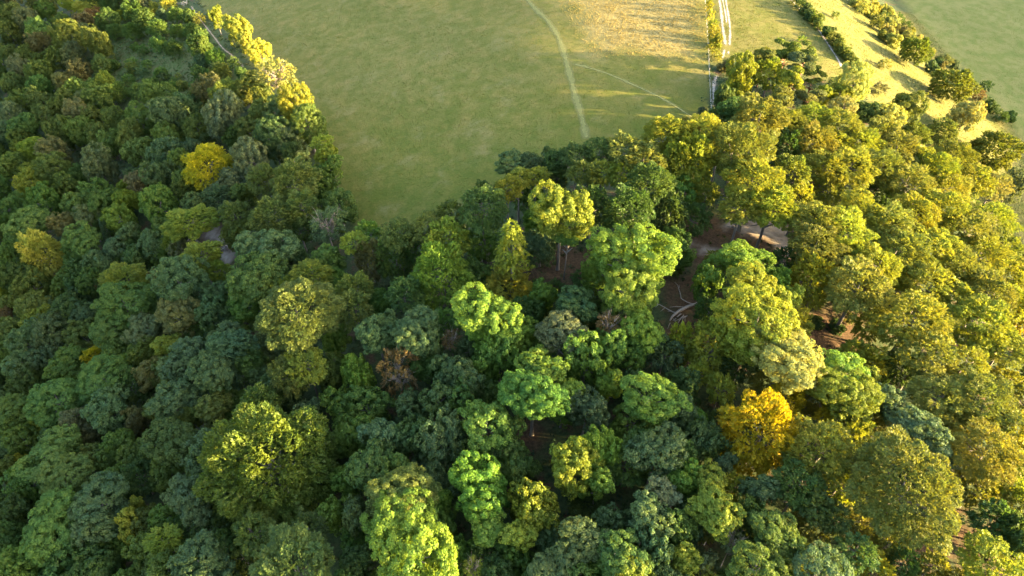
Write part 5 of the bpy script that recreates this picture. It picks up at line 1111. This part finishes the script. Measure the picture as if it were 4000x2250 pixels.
gm = mesh_from('ground', np.stack([GX.ravel(), GY.ravel(), GZ.ravel()], 1), quads, 4, ground_material(), True)
za = np.stack([zone(GX, GY, 'pasture', 1.0), sstep(-2, 17, poly_sd(GX, GY, POLY['dry']) + 3 * wob(GX * .3, GY * .3)), zone(GX, GY, 'slope', 2.5)], -1).reshape(-1, 3)  # soft border of the dry patch paints a shadow edge besides drier grass
chalk = np.max([zone(GX, GY, 'chalk%d' % k, 1.5) for k in (1, 2, 3)], 0)
litt = np.max([zone(GX, GY, 'litter%d' % k, 2) for k in range(1, 8)], 0)
zb = np.stack([zone(GX, GY, 'glade', 4), chalk, litt], -1).reshape(-1, 3)
face_attr(gm, 'zone_a', za, 'POINT'); face_attr(gm, 'zone_b', zb, 'POINT')
ground = prop(link('ground', gm), 'rolling chalk downland ground with pasture, dry grass and woodland floor', kind='structure')

def ribbon(name, pts, width, m, label, lift=.06, group=None):
    P = np.array(pts, float); 
    t = np.concatenate([[0], np.cumsum(np.hypot(*np.diff(P, axis=0).T))]); tt = np.arange(0, t[-1], .7)
    for _ in range(2):                      # smooth the corners of the walked line
        Q = np.stack([np.interp(tt, t, P[:, 0]), np.interp(tt, t, P[:, 1])], 1)
    k = 7; pad = np.concatenate([np.repeat(Q[:1], k, 0), Q, np.repeat(Q[-1:], k, 0)])
    Q = np.stack([np.convolve(pad[:, j], np.ones(2 * k + 1) / (2 * k + 1), 'valid') for j in (0, 1)], 1)
    T = unit(np.gradient(Q, axis=0)); Nn = np.stack([-T[:, 1], T[:, 0]], 1)
    wv = width * (1 + .18 * np.sin(tt * .35) + .1 * np.sin(tt * 1.1 + 1))
    rows = []; edge = []
    for u in (-1, -.55, 0, .55, 1):
        q = Q + Nn * (u * wv / 2)[:, None]
        rows.append(np.concatenate([q, (hgt(q[:, 0], q[:, 1]) + lift - .03 * abs(u))[:, None]], 1)); edge.append(np.full(len(q), 1 - abs(u)))
    V = np.concatenate(rows); n = len(Q); E = np.concatenate(edge)
    endf = np.tile(np.clip(np.minimum(np.arange(n), np.arange(n)[::-1]) / 4., 0, 1), 5)
    F = [(r * n + i, r * n + i + 1, (r + 1) * n + i + 1, (r + 1) * n + i) for r in range(4) for i in range(n - 1)]
    me = mesh_from(name, V, F, 4, m, True)
    face_attr(me, 'tint', np.stack([E * endf, E, E], 1), 'POINT')
    return prop(link(name, me), label, kind='structure')
CHALK = path_material('trodden_chalk', (.17, .15, .12), (.34, .305, .25), .35)
DIRT = path_material('trodden_earth', (.18, .135, .08), (.29, .235, .15), .40)
TROD = path_material('trodden_grass', (.15, .155, .05), (.18, .18, .065), .6, .8)
BARE = path_material('bare_soil', (.15, .12, .06), (.24, .19, .10), .1, .7)
ribbon('footpath', PATHS['footpath'], 1.15, DIRT, 'narrow pale footpath running down beside the sunlit yellow trees')
ribbon('footpath', PATHS['footpath2'], 1.0, DIRT, 'short pale footpath left of the kissing gate')
ribbon('grass_path', PATHS['trail'], 2.9, TROD, 'wide pale trodden path curving down through the pasture')
ribbon('grass_path', PATHS['trail2'], 1.5, TROD, 'faint thin trodden path branching right across the pasture')
for k, w, lb in ((1, 1.6, 'leftmost white chalk rut of the track at the top'), (2, .8, 'middle white chalk rut of the track at the top'), (3, 1.2, 'right white chalk rut of the track at the top'),
                 (4, 1.1, 'left chalk rut where the track enters the shade'), (5, 1.2, 'right chalk rut where the track enters the shade'), (6, 1.7, 'bare chalk path bending down between fence and wood')):
    ribbon('chalk_track', PATHS['track%d' % k], w, CHALK, lb)
ribbon('footpath', PATHS['hillpath'], 1.3, CHALK, 'pale hillside path beside the dark hedge bushes')

# ------------------------------------------------------------------ foliage meshes
def cards_mesh(name, cen, nor, tan, size, tint, ratio=.36, m=None):
    nor = unit(nor); tan = unit(tan - nor * np.sum(tan * nor, -1, keepdims=True)); bit = np.cross(nor, tan)
    s = size[:, None]
    V = np.stack([cen - tan * s * .5, cen + bit * s * ratio + tan * s * .06 - nor * s * .10, cen + tan * s * .55, cen - bit * s * ratio + tan * s * .06 - nor * s * .10], 1).reshape(-1, 3)
    me = mesh_from(name, V, np.arange(len(V)), 4, m or LEAF)
    face_attr(me, 'tint', tint)
    return me
def sphere_pts(rng, n):
    v = rng.normal(size=(n, 3)); return unit(v)
def spread_dirs(rng, n, zmin=-.5):
    k = np.arange(n) + .5; z = 1 - (1 - zmin) * k / n; a = k * 2.39996 + rng.uniform(0, 6)
    s = np.sqrt(1 - z * z); d = np.stack([s * np.cos(a), s * np.sin(a), z], 1)
    return unit(d + rng.normal(scale=.16, size=d.shape))
def crown_billowy(name, seed, r, vz=.95, card=.36, loose=0., domes=None):
    """rounded boughs carrying rounded leaf clumps (ash, sycamore, thorn), often several leaders in one crown"""
    rng = np.random.default_rng(seed)
    nd = domes or int(rng.choice([1, 2, 3, 3, 4]))
    D, LC, LR = [], [], []
    a0 = rng.uniform(0, 6.28)
    for k in range(nd):
        R = r * (.92 if nd == 1 else rng.uniform(.50, .72)); q = 0 if nd == 1 else r * rng.uniform(.28, .55); a = a0 + k * 6.283 / nd + rng.uniform(-.5, .5)
        c = np.array([q * math.cos(a), q * math.sin(a), 0 if nd == 1 else r * vz * rng.uniform(-.35, .38)])
        n = int(8 + 2.0 * R); d = spread_dirs(rng, n, -.65)
        LR.append(R * rng.uniform(.25, .50, n)); p = c + d * (R * rng.uniform(.50, .86, n))[:, None] * np.array([1, 1, vz]); D.append(d); LC.append(p)
    n = int(5 + r)                                   # lower boughs that hang below the dome
    a = rng.uniform(0, 6.28, n); z = rng.uniform(-1.05, -.45, n); q = rng.uniform(.25, .72, n)
    d = unit(np.stack([np.cos(a), np.sin(a), -.1 + 0 * a], 1)); D.append(d); LC.append(np.stack([q * r * np.cos(a), q * r * np.sin(a), z * r * vz], 1)); LR.append(r * rng.uniform(.22, .36, n))
    D = np.concatenate(D); LC = np.concatenate(LC); LR = np.concatenate(LR); nl = len(D)
    cen = []; nor = []; tin = []; sz = []
    for L in range(nl):
        rho = min(.95, .30 * LR[L] + .32); ns = max(7, int(2.9 * (LR[L] / rho) ** 2 * (1 - loose)))
        d = sphere_pts(rng, ns * 2); d = d[(d @ D[L]) > -.45][:ns]
        sc = LC[L] + d * LR[L] * rng.uniform(.8, 1.08, (len(d), 1))
        lobe_t = rng.uniform(.25, .75)
        for j in range(len(d)):
            nc = int(50 * (rho / .75) ** 1.4 / (card / .36) ** 1.5 * rng.uniform(.8, 1.2))
            e = unit(sphere_pts(rng, nc) + d[j] * .75 + np.array([0, 0, .25]))
            rr = rho * rng.uniform(.7, 1.05, (nc, 1))
            cen.append(sc[j] + e * rr); nor.append(e + rng.normal(scale=.42, size=e.shape))
            st = np.clip(lobe_t + rng.normal(scale=.13), 0, 1)
            tin.append(np.stack([np.clip(rng.normal(.5, .2, nc), 0, 1), np.clip(st + rng.normal(scale=.1, size=nc), 0, 1)], 1))
            sz.append(card * rng.uniform(.65, 1.25, nc))
    cen = np.concatenate(cen); nor = np.concatenate(nor); tin = np.concatenate(tin); sz = np.concatenate(sz)
    # leaves buried deep inside a neighbouring bough are never grown
    keep = np.ones(len(cen), bool)
    for L in range(nl): keep &= np.linalg.norm(cen - LC[L], axis=1) > LR[L] * .55
    cen, nor, tin, sz = cen[keep], nor[keep], tin[keep], sz[keep]
    return cards_mesh(name, cen, nor, rng.normal(size=cen.shape), sz, tin, .40)
def sprays(rng, base, axis_, up, L, tone, nk=8):
    """flat fans of leaves on a twig; base,axis_,up (n,3)"""
    n = len(base); axis_ = unit(axis_); side = unit(np.cross(axis_, up)); nrm = np.cross(side, axis_)
    cen = []; nor = []; tan = []; sz = []; tin = []
    for k in range(nk):
        f = (k + .6) / nk; s = 1 if k % 2 else -1
        ang = math.radians(58 - 42 * f) if k < nk - 1 else 0
        t = axis_ * math.cos(ang) + side * (s * math.sin(ang)) + rng.normal(scale=.16, size=(n, 3)) - np.array([0, 0, .22 * f])
        ln = L * (.62 - .22 * f) * rng.uniform(.8, 1.2, n)
        c = base + axis_ * (L * f)[:, None] + unit(t) * (ln * .45)[:, None] - np.array([0, 0, 1.]) * (L * .22 * f * f)[:, None]
        cen.append(c); tan.append(t); nor.append(nrm + rng.normal(scale=.50, size=(n, 3))); sz.append(ln)
        tin.append(np.stack([np.clip(rng.normal(.5, .18, n), 0, 1), np.clip(tone + rng.normal(scale=.1, size=n), 0, 1)], 1))
    return [np.concatenate(q) for q in (cen, nor, tan, sz, tin)]
def bumps(rng, d, n, k, zmin=-.7):
    cdir = spread_dirs(rng, n, zmin); w = rng.uniform(.6, 1.0, n)
    q = np.exp(k * (d @ cdir.T - 1)) * w
    return q.max(1), q.argmax(1)
def crown_feathery(name, seed, r, vz=.9, dens=4.4, L0=1.1, cone=False, thin=1.0):
    """beech-like crown of flat leaf sprays on many reaching branch ends"""
    rng = np.random.default_rng(seed)
    n = int(dens * 4 * math.pi * r * r * .85 * thin)
    d = sphere_pts(rng, n); d = d[(d[:, 2] > -.62)]; n = len(d)
    nb = int(16 + 5 * r)
    b, idx = bumps(rng, d, nb, 26 if not cone else 20)
    tone_b = rng.uniform(.2, .8, nb)
    rad = r * (.62 + .42 * b) * (1 + .10 * np.sin(d @ rng.normal(scale=3, size=3) + 1))
    keep = rng.random(n) < .16 + 1.05 * b; d, rad, idx, b = d[keep], rad[keep], idx[keep], b[keep]; n = len(d)
    if cone:
        zz = d[:, 2]; rad = rad * np.where(zz > 0, 1 - .12 * zz, 1.0)
    p = d * rad[:, None]; p[:, 2] *= vz
    if cone:
        f = np.clip((p[:, 2] + r * vz) / (2 * r * vz), 0, 1); sh = np.clip(1.25 * (1.02 - f) ** .75, .04, 1.1); p[:, :2] = unit(d[:, :2]) * (r * sh * rng.uniform(.7, 1.05, n))[:, None]
    inner = rng.random(n) < .28; p[inner] *= rng.uniform(.62, .85, (inner.sum(), 1))
    L = L0 * rng.uniform(.7, 1.3, n)
    flat = unit(d * np.array([1, 1, .35]))
    a = flat * .75 + d * .45 + np.array([0, 0, .12]) + rng.normal(scale=.30, size=(n, 3))
    low = d[:, 2] < .1; a[low] -= np.array([0, 0, .45])
    if cone: a = unit(d * np.array([1, 1, 0])) + np.array([0, 0, -.35]) + rng.normal(scale=.25, size=(n, 3))
    up = np.array([0, 0, 1.]) + d * .55 + rng.normal(scale=.3, size=(n, 3))
    tone = np.clip(tone_b[idx] + rng.normal(scale=.12, size=n), 0, 1)
    cen, nor, tan, sz, tin = sprays(rng, p - unit(a) * (L * .55)[:, None], a, up, L, tone)
    return cards_mesh(name, cen, nor, tan, sz, tin, .30)
def crown_pine(name, seed, r):
    rng = np.random.default_rng(seed); cen = []; nor = []; sz = []; tin = []
    for k in range(15):
        a = k * 2.4 + rng.uniform(-.3, .3); q = r * rng.uniform(.15, .85); z = rng.uniform(-.6, .75) * r * (1 - .35 * q / r)
        c = np.array([q * math.cos(a), q * math.sin(a), z]); pr = r * rng.uniform(.30, .46); n = int(330 * pr)
        e = sphere_pts(rng, n); e[:, 2] = np.abs(e[:, 2]) * .9 - .15
        pos = c + e * pr * np.array([1, 1, .5]) * rng.uniform(.6, 1.05, (n, 1))
        cen.append(pos); nor.append(e + rng.normal(scale=.6, size=e.shape)); sz.append(rng.uniform(.25, .45, n)); t = rng.uniform(.2, .7)
        tin.append(np.stack([rng.uniform(.1, .9, n), np.clip(t + rng.normal(scale=.15, size=n), 0, 1)], 1))
    cen = np.concatenate(cen)
    return cards_mesh(name, cen, np.concatenate(nor), rng.normal(size=cen.shape), np.concatenate(sz), np.concatenate(tin), .28)

# ------------------------------------------------------------------ wood meshes
class Wood:
    def __init__(s): s.V = []; s.F = []
    def tube(s, pts, rad, n=7):
        P = np.array(pts, float); T = unit(np.gradient(P, axis=0)); base = sum(len(v) for v in s.V)
        ref = np.array([.31, .77, .2]); u = unit(np.cross(T, ref)); v = np.cross(T, u)
        a = np.arange(n) * 2 * math.pi / n
        R = np.array(rad)[:, None, None]
        s.V.append((P[:, None, :] + R * (np.cos(a)[None, :, None] * u[:, None, :] + np.sin(a)[None, :, None] * v[:, None, :])).reshape(-1, 3))
        m = len(P)
        for i in range(m - 1):
            for j in range(n):
                s.F.append((base + i * n + j, base + i * n + (j + 1) % n, base + (i + 1) * n + (j + 1) % n, base + (i + 1) * n + j))
        top = base + m * n; s.V.append(P[[0, -1]])
        for j in range(n):
            k = (j + 1) % n
            s.F.append((top, base + k, base + j, base + j)); s.F.append((top + 1, base + (m - 1) * n + j, base + (m - 1) * n + k, base + (m - 1) * n + k))
    def build(s, name, m, smooth=True):
        V = np.concatenate(s.V); me = bpy.data.meshes.new(name)
        me.from_pydata([tuple(v) for v in V], [], [tuple(dict.fromkeys(f)) for f in s.F]); me.update(); me.materials.append(m)
        if smooth: me.polygons.foreach_set('use_smooth', np.ones(len(me.polygons), dtype=bool))
        return me
def trunk_mesh(name, seed, m, limbs=7, rb=.062, twigs=0, lean=.06):
    """unit tree: crown centre at z=1, crown radius 1"""
    rng = np.random.default_rng(seed); w = Wood()
    zs = np.array([-.03, .03, .12, .35, .6, .85, 1.0, 1.1]); off = np.cumsum(rng.normal(scale=lean * .5, size=(8, 2)), 0) * zs[:, None]
    tr = [(off[i, 0], off[i, 1], zs[i]) for i in range(8)]
    w.tube(tr, rb * np.array([1.7, 1.3, 1.05, .92, .82, .6, .38, .12]), 8)
    for k in range(limbs):
        a = k * 2.4 + rng.uniform(-.4, .4); z0 = rng.uniform(.52, .95); s0 = np.array([np.interp(z0, zs, off[:, 0]), np.interp(z0, zs, off[:, 1]), z0])
        q = rng.uniform(.4, .75 if twigs else .62); dz = rng.uniform(.15, .42) if twigs else rng.uniform(.02, .13); dr = np.array([math.cos(a), math.sin(a), 0])
        pts = [s0, s0 + dr * q * .35 + [0, 0, dz * .3], s0 + dr * q * .7 + [0, 0, dz * .75], s0 + dr * q + [0, 0, dz]]
        w.tube(pts, rb * np.array([.5, .36, .22, .06]), 5)
        for t in range(twigs):
            b = pts[1 + t % 2] + rng.normal(scale=.03, size=3); a2 = a + rng.uniform(-.9, .9)
            e = b + np.array([math.cos(a2) * .42, math.sin(a2) * .42, rng.uniform(.1, .32)]) * rng.uniform(.5, 1)
            w.tube([b, (b + e) / 2 + rng.normal(scale=.04, size=3), e], rb * np.array([.2, .13, .04]), 4)
    return w.build(name, m)

PROTO = {'A': [], 'B': [], 'C': [], 'D': [], 'E': [], 'F': []}
sd = 11
for r, nv in ((2.2, 5), (3.3, 8), (4.7, 8), (6.6, 4)):
    for k in range(nv): sd += 1; PROTO['A'].append((r, .95 * r, crown_billowy('billowy_crown', sd, r, card=.27 + .010 * r)))
for r, nv in ((2.3, 4), (3.6, 7), (5.2, 7), (7.4, 3), (11.0, 2)):
    for k in range(nv): sd += 1; PROTO['B'].append((r, .9 * r, crown_feathery('feathery_crown', sd, r, L0=.74 + .012 * r, dens=5.8 + .12 * r)))
for r, nv in ((1.5, 3), (2.6, 4), (5.0, 3)):
    for k in range(nv):
        sd += 1; me = crown_billowy('bush', sd, r, vz=.9, card=.28, domes=2) if (r < 5 and k % 2) else crown_feathery('bush', sd, r, vz=.9, dens=7.0 if r > 4 else 5.0, L0=.62 + .05 * r)
        PROTO['C'].append((r, .9 * r, me))
for k in range(3): sd += 1; PROTO['D'].append((3.0, 2.2, crown_pine('pine_crown', sd, 3.0)))
for k in range(2): sd += 1; PROTO['E'].append((4.0, 3.6, crown_feathery('sparse_crown', sd, 4.0, dens=3.4, L0=.75)))
for k in range(2): sd += 1; PROTO['F'].append((2.8, 7.0, crown_feathery('conical_crown', sd, 2.8, vz=2.5, dens=6, L0=.95, cone=True)))
TRUNK = {'A': [trunk_mesh('trunk', 300 + k, BARK) for k in range(4)], 'B': [trunk_mesh('trunk', 320 + k, BARK, 9) for k in range(4)],
         'D': [trunk_mesh('trunk', 340 + k, PINE_BARK, 8, .075) for k in range(2)], 'E': [trunk_mesh('trunk', 350 + k, PALE_BARK, 14, .045, 9) for k in range(2)],
         'F': [trunk_mesh('trunk', 360, BARK, 5, .09)]}
NAMES = {'A': ('ash_tree', 'tree', 'broadleaved trees of the wood'), 'B': ('beech_tree', 'tree', 'beeches of the wood'), 'C': ('shrub', 'shrub', 'bushes of the scrub and hedges'),
         'D': ('pine_tree', 'pine tree', 'pines below the lit meadow'), 'E': ('twiggy_tree', 'tree', 'twiggy half bare trees'), 'F': ('conical_tree', 'tree', 'narrow conical trees')}
rnd = random.Random(5)
for i, (form, col, x, y, r, rz, hc, label, under) in enumerate(TREES):
    z = float(hgt(x, y)); c = COLS[col]; j = rnd.uniform(.86, 1.16)
    c = (c[0] * j * rnd.uniform(.92, 1.08), c[1] * j, c[2] * j * rnd.uniform(.85, 1.15), 1)
    cand = sorted(PROTO[form], key=lambda p: abs(math.log(p[0] / r)))
    best = [p for p in cand if abs(p[0] - cand[0][0]) < .01]
    pr, pz, me = rnd.choice(best); rot = rnd.uniform(0, 6.283)
    name, cat, grp = NAMES[form]
    if form == 'A' and y > 175 and x < -60: name, grp = 'scrub_tree', 'small trees of the left hillside'
    elif under and form != 'C': name, grp = 'understorey_tree', 'smaller trees filling the gaps of the wood'
    if form == 'C':
        o = link(name, me, loc=(x, y, z + hc)); o.rotation_euler = (0, 0, rot); o.scale = (r / pr, r / pr, rz / pz); o.color = c
        prop(o, label, cat, grp); continue
    root = link(name, None, loc=(x, y, z)); root.rotation_euler = (0, 0, rot); prop(root, label, cat, grp)
    cr = link('crown', me, root, (0, 0, hc)); q = rnd.uniform(.86, 1.14); cr.scale = (r / pr * q, r / pr / q, rz / pz); cr.color = c
    t = link('trunk', rnd.choice(TRUNK[form]), root); t.scale = (r * .9, r * .9, hc)

# ------------------------------------------------------------------ fallen dead trees
def fallen(name, lines, label, plate=None):
    b = np.array(lines[0])[:, :3].mean(0); b[2] = float(hgt(b[0], b[1]))
    root = prop(link(name, None, loc=b), label, 'dead tree')
    for k, L in enumerate(lines):
        L = np.array(L); w = Wood(); t = np.arange(len(L)); tt = np.linspace(0, len(L) - 1, 3 * len(L))
        pts = np.stack([np.interp(tt, t, L[:, q]) for q in range(3)], 1) - b; pts[:, 2] += .06 * np.sin(tt * 2.1 + k); pts[:, 0] += .07 * np.sin(tt * 2.7 + 2 * k)
        w.tube(pts, np.interp(tt, t, L[:, 3]) * (1.0 if k == 0 else .95), 7 if k == 0 else 5)
        link('trunk' if k == 0 else 'branch', w.build('dead_limb', DEADWOOD), root)
    if plate is not None:
        rng = np.random.default_rng(3); w = Wood(); c = np.array(plate) - b; ax_ = np.array([1., -.1, .35])
        for k in range(34):
            a = rng.uniform(0, 6.283); l = rng.uniform(.6, 1.7); e = np.array([-.1 + rng.uniform(-.3, .5), math.cos(a) * l, math.sin(a) * l + .3])
            w.tube([c, c + e * .5 + rng.normal(scale=.1, size=3), c + e], [.16, .09, .03], 5)
        link('root_plate', w.build('root_plate', DEADWOOD), root)
    return root
fallen('fallen_tree', DEAD_A, 'pale fallen dead tree with sprawling bare branches in the brown gap')
fallen('fallen_tree', DEAD_B, 'fallen pale trunk with upturned roots in the small bare clearing', DEAD_B[0][-1][:3])

# ------------------------------------------------------------------ fence and kissing gate
fp = np.array([p[:2] for p in FENCE]); t = np.concatenate([[0], np.cumsum(np.hypot(*np.diff(fp, axis=0).T))])
tt = np.arange(0, t[-1], 3.2); FX, FY = np.interp(tt, t, fp[:, 0]), np.interp(tt, t, fp[:, 1]); FZ = hgt(FX, FY)
fence = prop(link('wire_fence', None, loc=(FX[0], FY[0], FZ[0])), 'post and wire fence along the right side of the pasture', 'fence')
w = Wood(); w.tube([(0, 0, -.3), (0, 0, .6), (.01, 0, 1.2)], [.075, .07, .065], 8); pm = w.build('fence_post', POST, False)
for k in range(len(tt)):
    o = link('post', pm, fence, (FX[k] - FX[0], FY[k] - FY[0], FZ[k] - FZ[0])); o.rotation_euler = (rnd.uniform(-.05, .05), rnd.uniform(-.05, .05), rnd.uniform(0, 6))
WIRE, nt, out = mat('galvanised_wire'); pb = N(nt, 'BsdfPrincipled', ins={'Base Color': (.45, .44, .42, 1), 'Metallic': .6, 'Roughness': .5}); nt.links.new(pb.outputs[0], out.inputs[0])
for h in (.3, .65, 1.05):
    w = Wood(); w.tube(np.stack([FX - FX[0] - .08, FY - FY[0], FZ - FZ[0] + h], 1), np.full(len(tt), .012), 4); link('wire', w.build('wire', WIRE), fence)
gx, gy, gz = GATE
gate = prop(link('kissing_gate', None, loc=(gx, gy, float(hgt(gx, gy)))), 'weathered wooden kissing gate where footpaths meet at the top left', 'gate')
def bar(name, p, q, r_, par=gate):
    w = Wood(); w.tube([p, ((p[0] + q[0]) / 2, (p[1] + q[1]) / 2, (p[2] + q[2]) / 2), q], [r_] * 3, 6); return link(name, w.build(name, POST, False), par)
for p in ((-1.3, 0), (0, .2), (1.1, -.2), (-.6, 1.5), (.6, 1.6), (.2, -1.5)): bar('post', (p[0], p[1], -.3), (p[0], p[1], 1.45), .11)
bar('post', (.9, 2.0, -.3), (.9, 2.0, 2.6), .10)
for h in (.45, .85, 1.25):
    bar('rail', (-1.3, 0, h), (-.6, 1.5, h), .05); bar('rail', (-.6, 1.5, h), (.6, 1.6, h), .05); bar('rail', (.6, 1.6, h), (1.1, -.2, h), .05); bar('rail', (-4.5, .6, h - .1), (-1.3, 0, h), .05)
leaf = bar('gate_leaf', (0, .2, .3), (.1, 1.4, .3), .04)
for h in (.7, 1.1): bar('gate_bar', (0, .2, h), (.1, 1.4, h), .04, leaf)

# ------------------------------------------------------------------ uncountable ground cover
_R = np.random.default_rng(77).random((256, 256))
def vnoise(x, y, s):
    x = np.asarray(x) / s + 500.3; y = np.asarray(y) / s + 500.7; i = np.floor(x).astype(int); j = np.floor(y).astype(int); u = x - i; v = y - j
    u = u * u * (3 - 2 * u); v = v * v * (3 - 2 * v); g = lambda a, c: _R[a % 256, c % 256]
    return (g(i, j) * (1 - u) + g(i + 1, j) * u) * (1 - v) + (g(i, j + 1) * (1 - u) + g(i + 1, j + 1) * u) * v
def in_zone(x, y, key): return poly_sd(x, y, POLY[key]) > 0
def path_mask(x, y):
    m = np.ones(len(x), bool)
    for k, pts in PATHS.items():
        wd = 1.4 if k == 'trail' else .6; P = np.array(pts)
        for i in range(len(P) - 1):
            ex, ey = P[i + 1] - P[i]; L = ex * ex + ey * ey
            q = np.clip(((x - P[i][0]) * ex + (y - P[i][1]) * ey) / L, 0, 1)
            m &= np.hypot(x - P[i][0] - q * ex, y - P[i][1] - q * ey) > wd
    return m
def grass_material():
    m, nt, out = mat('grass_blades')
    at = N(nt, 'Attribute', attribute_name='tint')
    d = N(nt, 'BsdfDiffuse'); nt.links.new(at.outputs['Color'], d.inputs['Color'])
    t = N(nt, 'BsdfTranslucent'); nt.links.new(at.outputs['Color'], t.inputs['Color'])
    a = N(nt, 'MixShader', ins={'Fac': .4}); nt.links.new(d.outputs[0], a.inputs[1]); nt.links.new(t.outputs[0], a.inputs[2]); nt.links.new(a.outputs[0], out.inputs[0])
    return m
GRASS = grass_material()
def grass(name, key, box, n, hlo, hhi, cols, label, seed, sparse=None):
    rng = np.random.default_rng(seed)
    x = rng.uniform(box[0], box[1], n); y = rng.uniform(box[2], box[3], n)
    k = in_zone(x, y, key) & path_mask(x, y)
    if sparse is not None: k &= sparse(x, y, rng)
    if key == 'dry': k &= poly_sd(x, y, POLY['dry']) + 5 * (vnoise(x, y, 7) - .5) > rng.random(len(x)) ** 1.3 * 16
    x, y = x[k], y[k]; n = len(x); z = hgt(x, y) - .03
    clump = .6 * vnoise(x, y, 1.7) + .4 * vnoise(x, y, 5.1)
    h = rng.uniform(hlo, hhi, n) * (.6 + .7 * clump); wd = h * rng.uniform(.5, .9, n)
    a = rng.uniform(0, math.pi, n); V = []; 
    for q in (0, 1.6):
        dx, dy = np.cos(a + q) * wd / 2, np.sin(a + q) * wd / 2; lx, ly = rng.normal(scale=.22, size=(2, n)) * h
        V += [np.stack([x - dx, y - dy, z], 1), np.stack([x + dx, y + dy, z], 1), np.stack([x + lx + dx * .3, y + ly + dy * .3, z + h], 1)]
    V = np.stack(V, 1).reshape(-1, 3)
    me = mesh_from(name, V, np.arange(len(V)), 3, GRASS)
    f = np.clip(.2 + .8 * vnoise(x, y, 23) + .5 * (vnoise(x, y, 6) - .5) + rng.normal(scale=.22, size=n) - .1, 0, 1)[:, None]
    c = (np.array(cols[0]) * (1 - f) + np.array(cols[1]) * f) * rng.uniform(.84, 1.16, (n, 1))
    face_attr(me, 'tint', np.repeat(c, 2, 0))
    return prop(link(name, me), label, 'grass', kind='stuff')
grass('pasture_grass', 'pasture', (-160, 85, 135, 400), 110000, .12, .26, ((.068, .084, .010), (.114, .104, .023)), 'short olive green pasture grass in the shade', 1, lambda x, y, r: poly_sd(x, y, POLY['dry']) + 5 * (vnoise(x, y, 7) - .5) < r.random(len(x)) ** 1.3 * 16)
grass('dry_suntint_grass', 'dry', (5, 90, 190, 400), 120000, .2, .45, ((.20, .165, .055), (.27, .225, .085)), 'tall dry tan grass, its colour lightened as if by low sun', 2)
grass('slope_grass', 'slope', (55, 192, 90, 400), 150000, .12, .32, ((.074, .083, .014), (.114, .106, .028)), 'short yellow-green grass on the sunlit slope', 3)
grass('valley_grass', 'slope', (190, 300, 90, 400), 40000, .12, .24, ((.085, .11, .022), (.125, .128, .038)), 'green grass of the shaded valley field', 4)
grass('glade_grass', 'glade', (-300, -120, 150, 470), 60000, .3, .7, ((.045, .078, .018), (.072, .082, .025)), 'rough tussocky grass of the left hillside glade', 6)
def undergrowth():
    rng = np.random.default_rng(9); n = 26000
    x = rng.uniform(-300, 130, n); y = rng.uniform(30, 420, n)
    pd = poly_sd(x, y, POLY['pasture']); k = (pd < 2.2 * rng.random(n)) & (poly_sd(x, y, POLY['slope']) < 3 * rng.random(n)) & path_mask(x, y)
    for q in ('chalk1', 'chalk2', 'chalk3'): k &= ~in_zone(x, y, q)
    lit = np.zeros(n, bool)
    for q in (1, 2, 3, 7): lit |= in_zone(x, y, 'litter%d' % q)
    gl = in_zone(x, y, 'glade')
    k &= ~lit | (rng.random(n) < .34)
    k &= (np.sin(x * .21 + 2 * np.sin(y * .13)) * np.sin(y * .19 + x * .05) + rng.normal(scale=.4, size=n) > -.25)
    x, y, gl, lit = x[k], y[k], gl[k], lit[k]; n = len(x)
    s = rng.uniform(.5, 1.5, n) * np.where(gl | lit, .45, 1); m_ = 13
    e = unit(sphere_pts(rng, n * m_)); e[:, 2] = np.abs(e[:, 2])
    S_ = np.repeat(s, m_); P = np.repeat(np.stack([x, y, hgt(x, y)], 1), m_, 0)
    cen = P + e * (S_ * rng.uniform(.5, 1.1, n * m_))[:, None]
    pal = np.array([(.032, .058, .020), (.048, .080, .026), (.065, .070, .026), (.036, .066, .036)])
    col = np.repeat(pal[rng.integers(0, 4, n)] * np.where(gl, 1.5, 1)[:, None], m_, 0) * rng.uniform(.7, 1.3, (n * m_, 1))
    me = cards_mesh('undergrowth', cen, e + rng.normal(scale=.4, size=e.shape), rng.normal(size=cen.shape), np.where(S_ < .5, .32, .52) * rng.uniform(.7, 1.2, n * m_), col, .4, GRASS)
    prop(link('undergrowth', me), 'low bramble and fern undergrowth on the woodland floor', 'undergrowth', kind='stuff')
undergrowth()
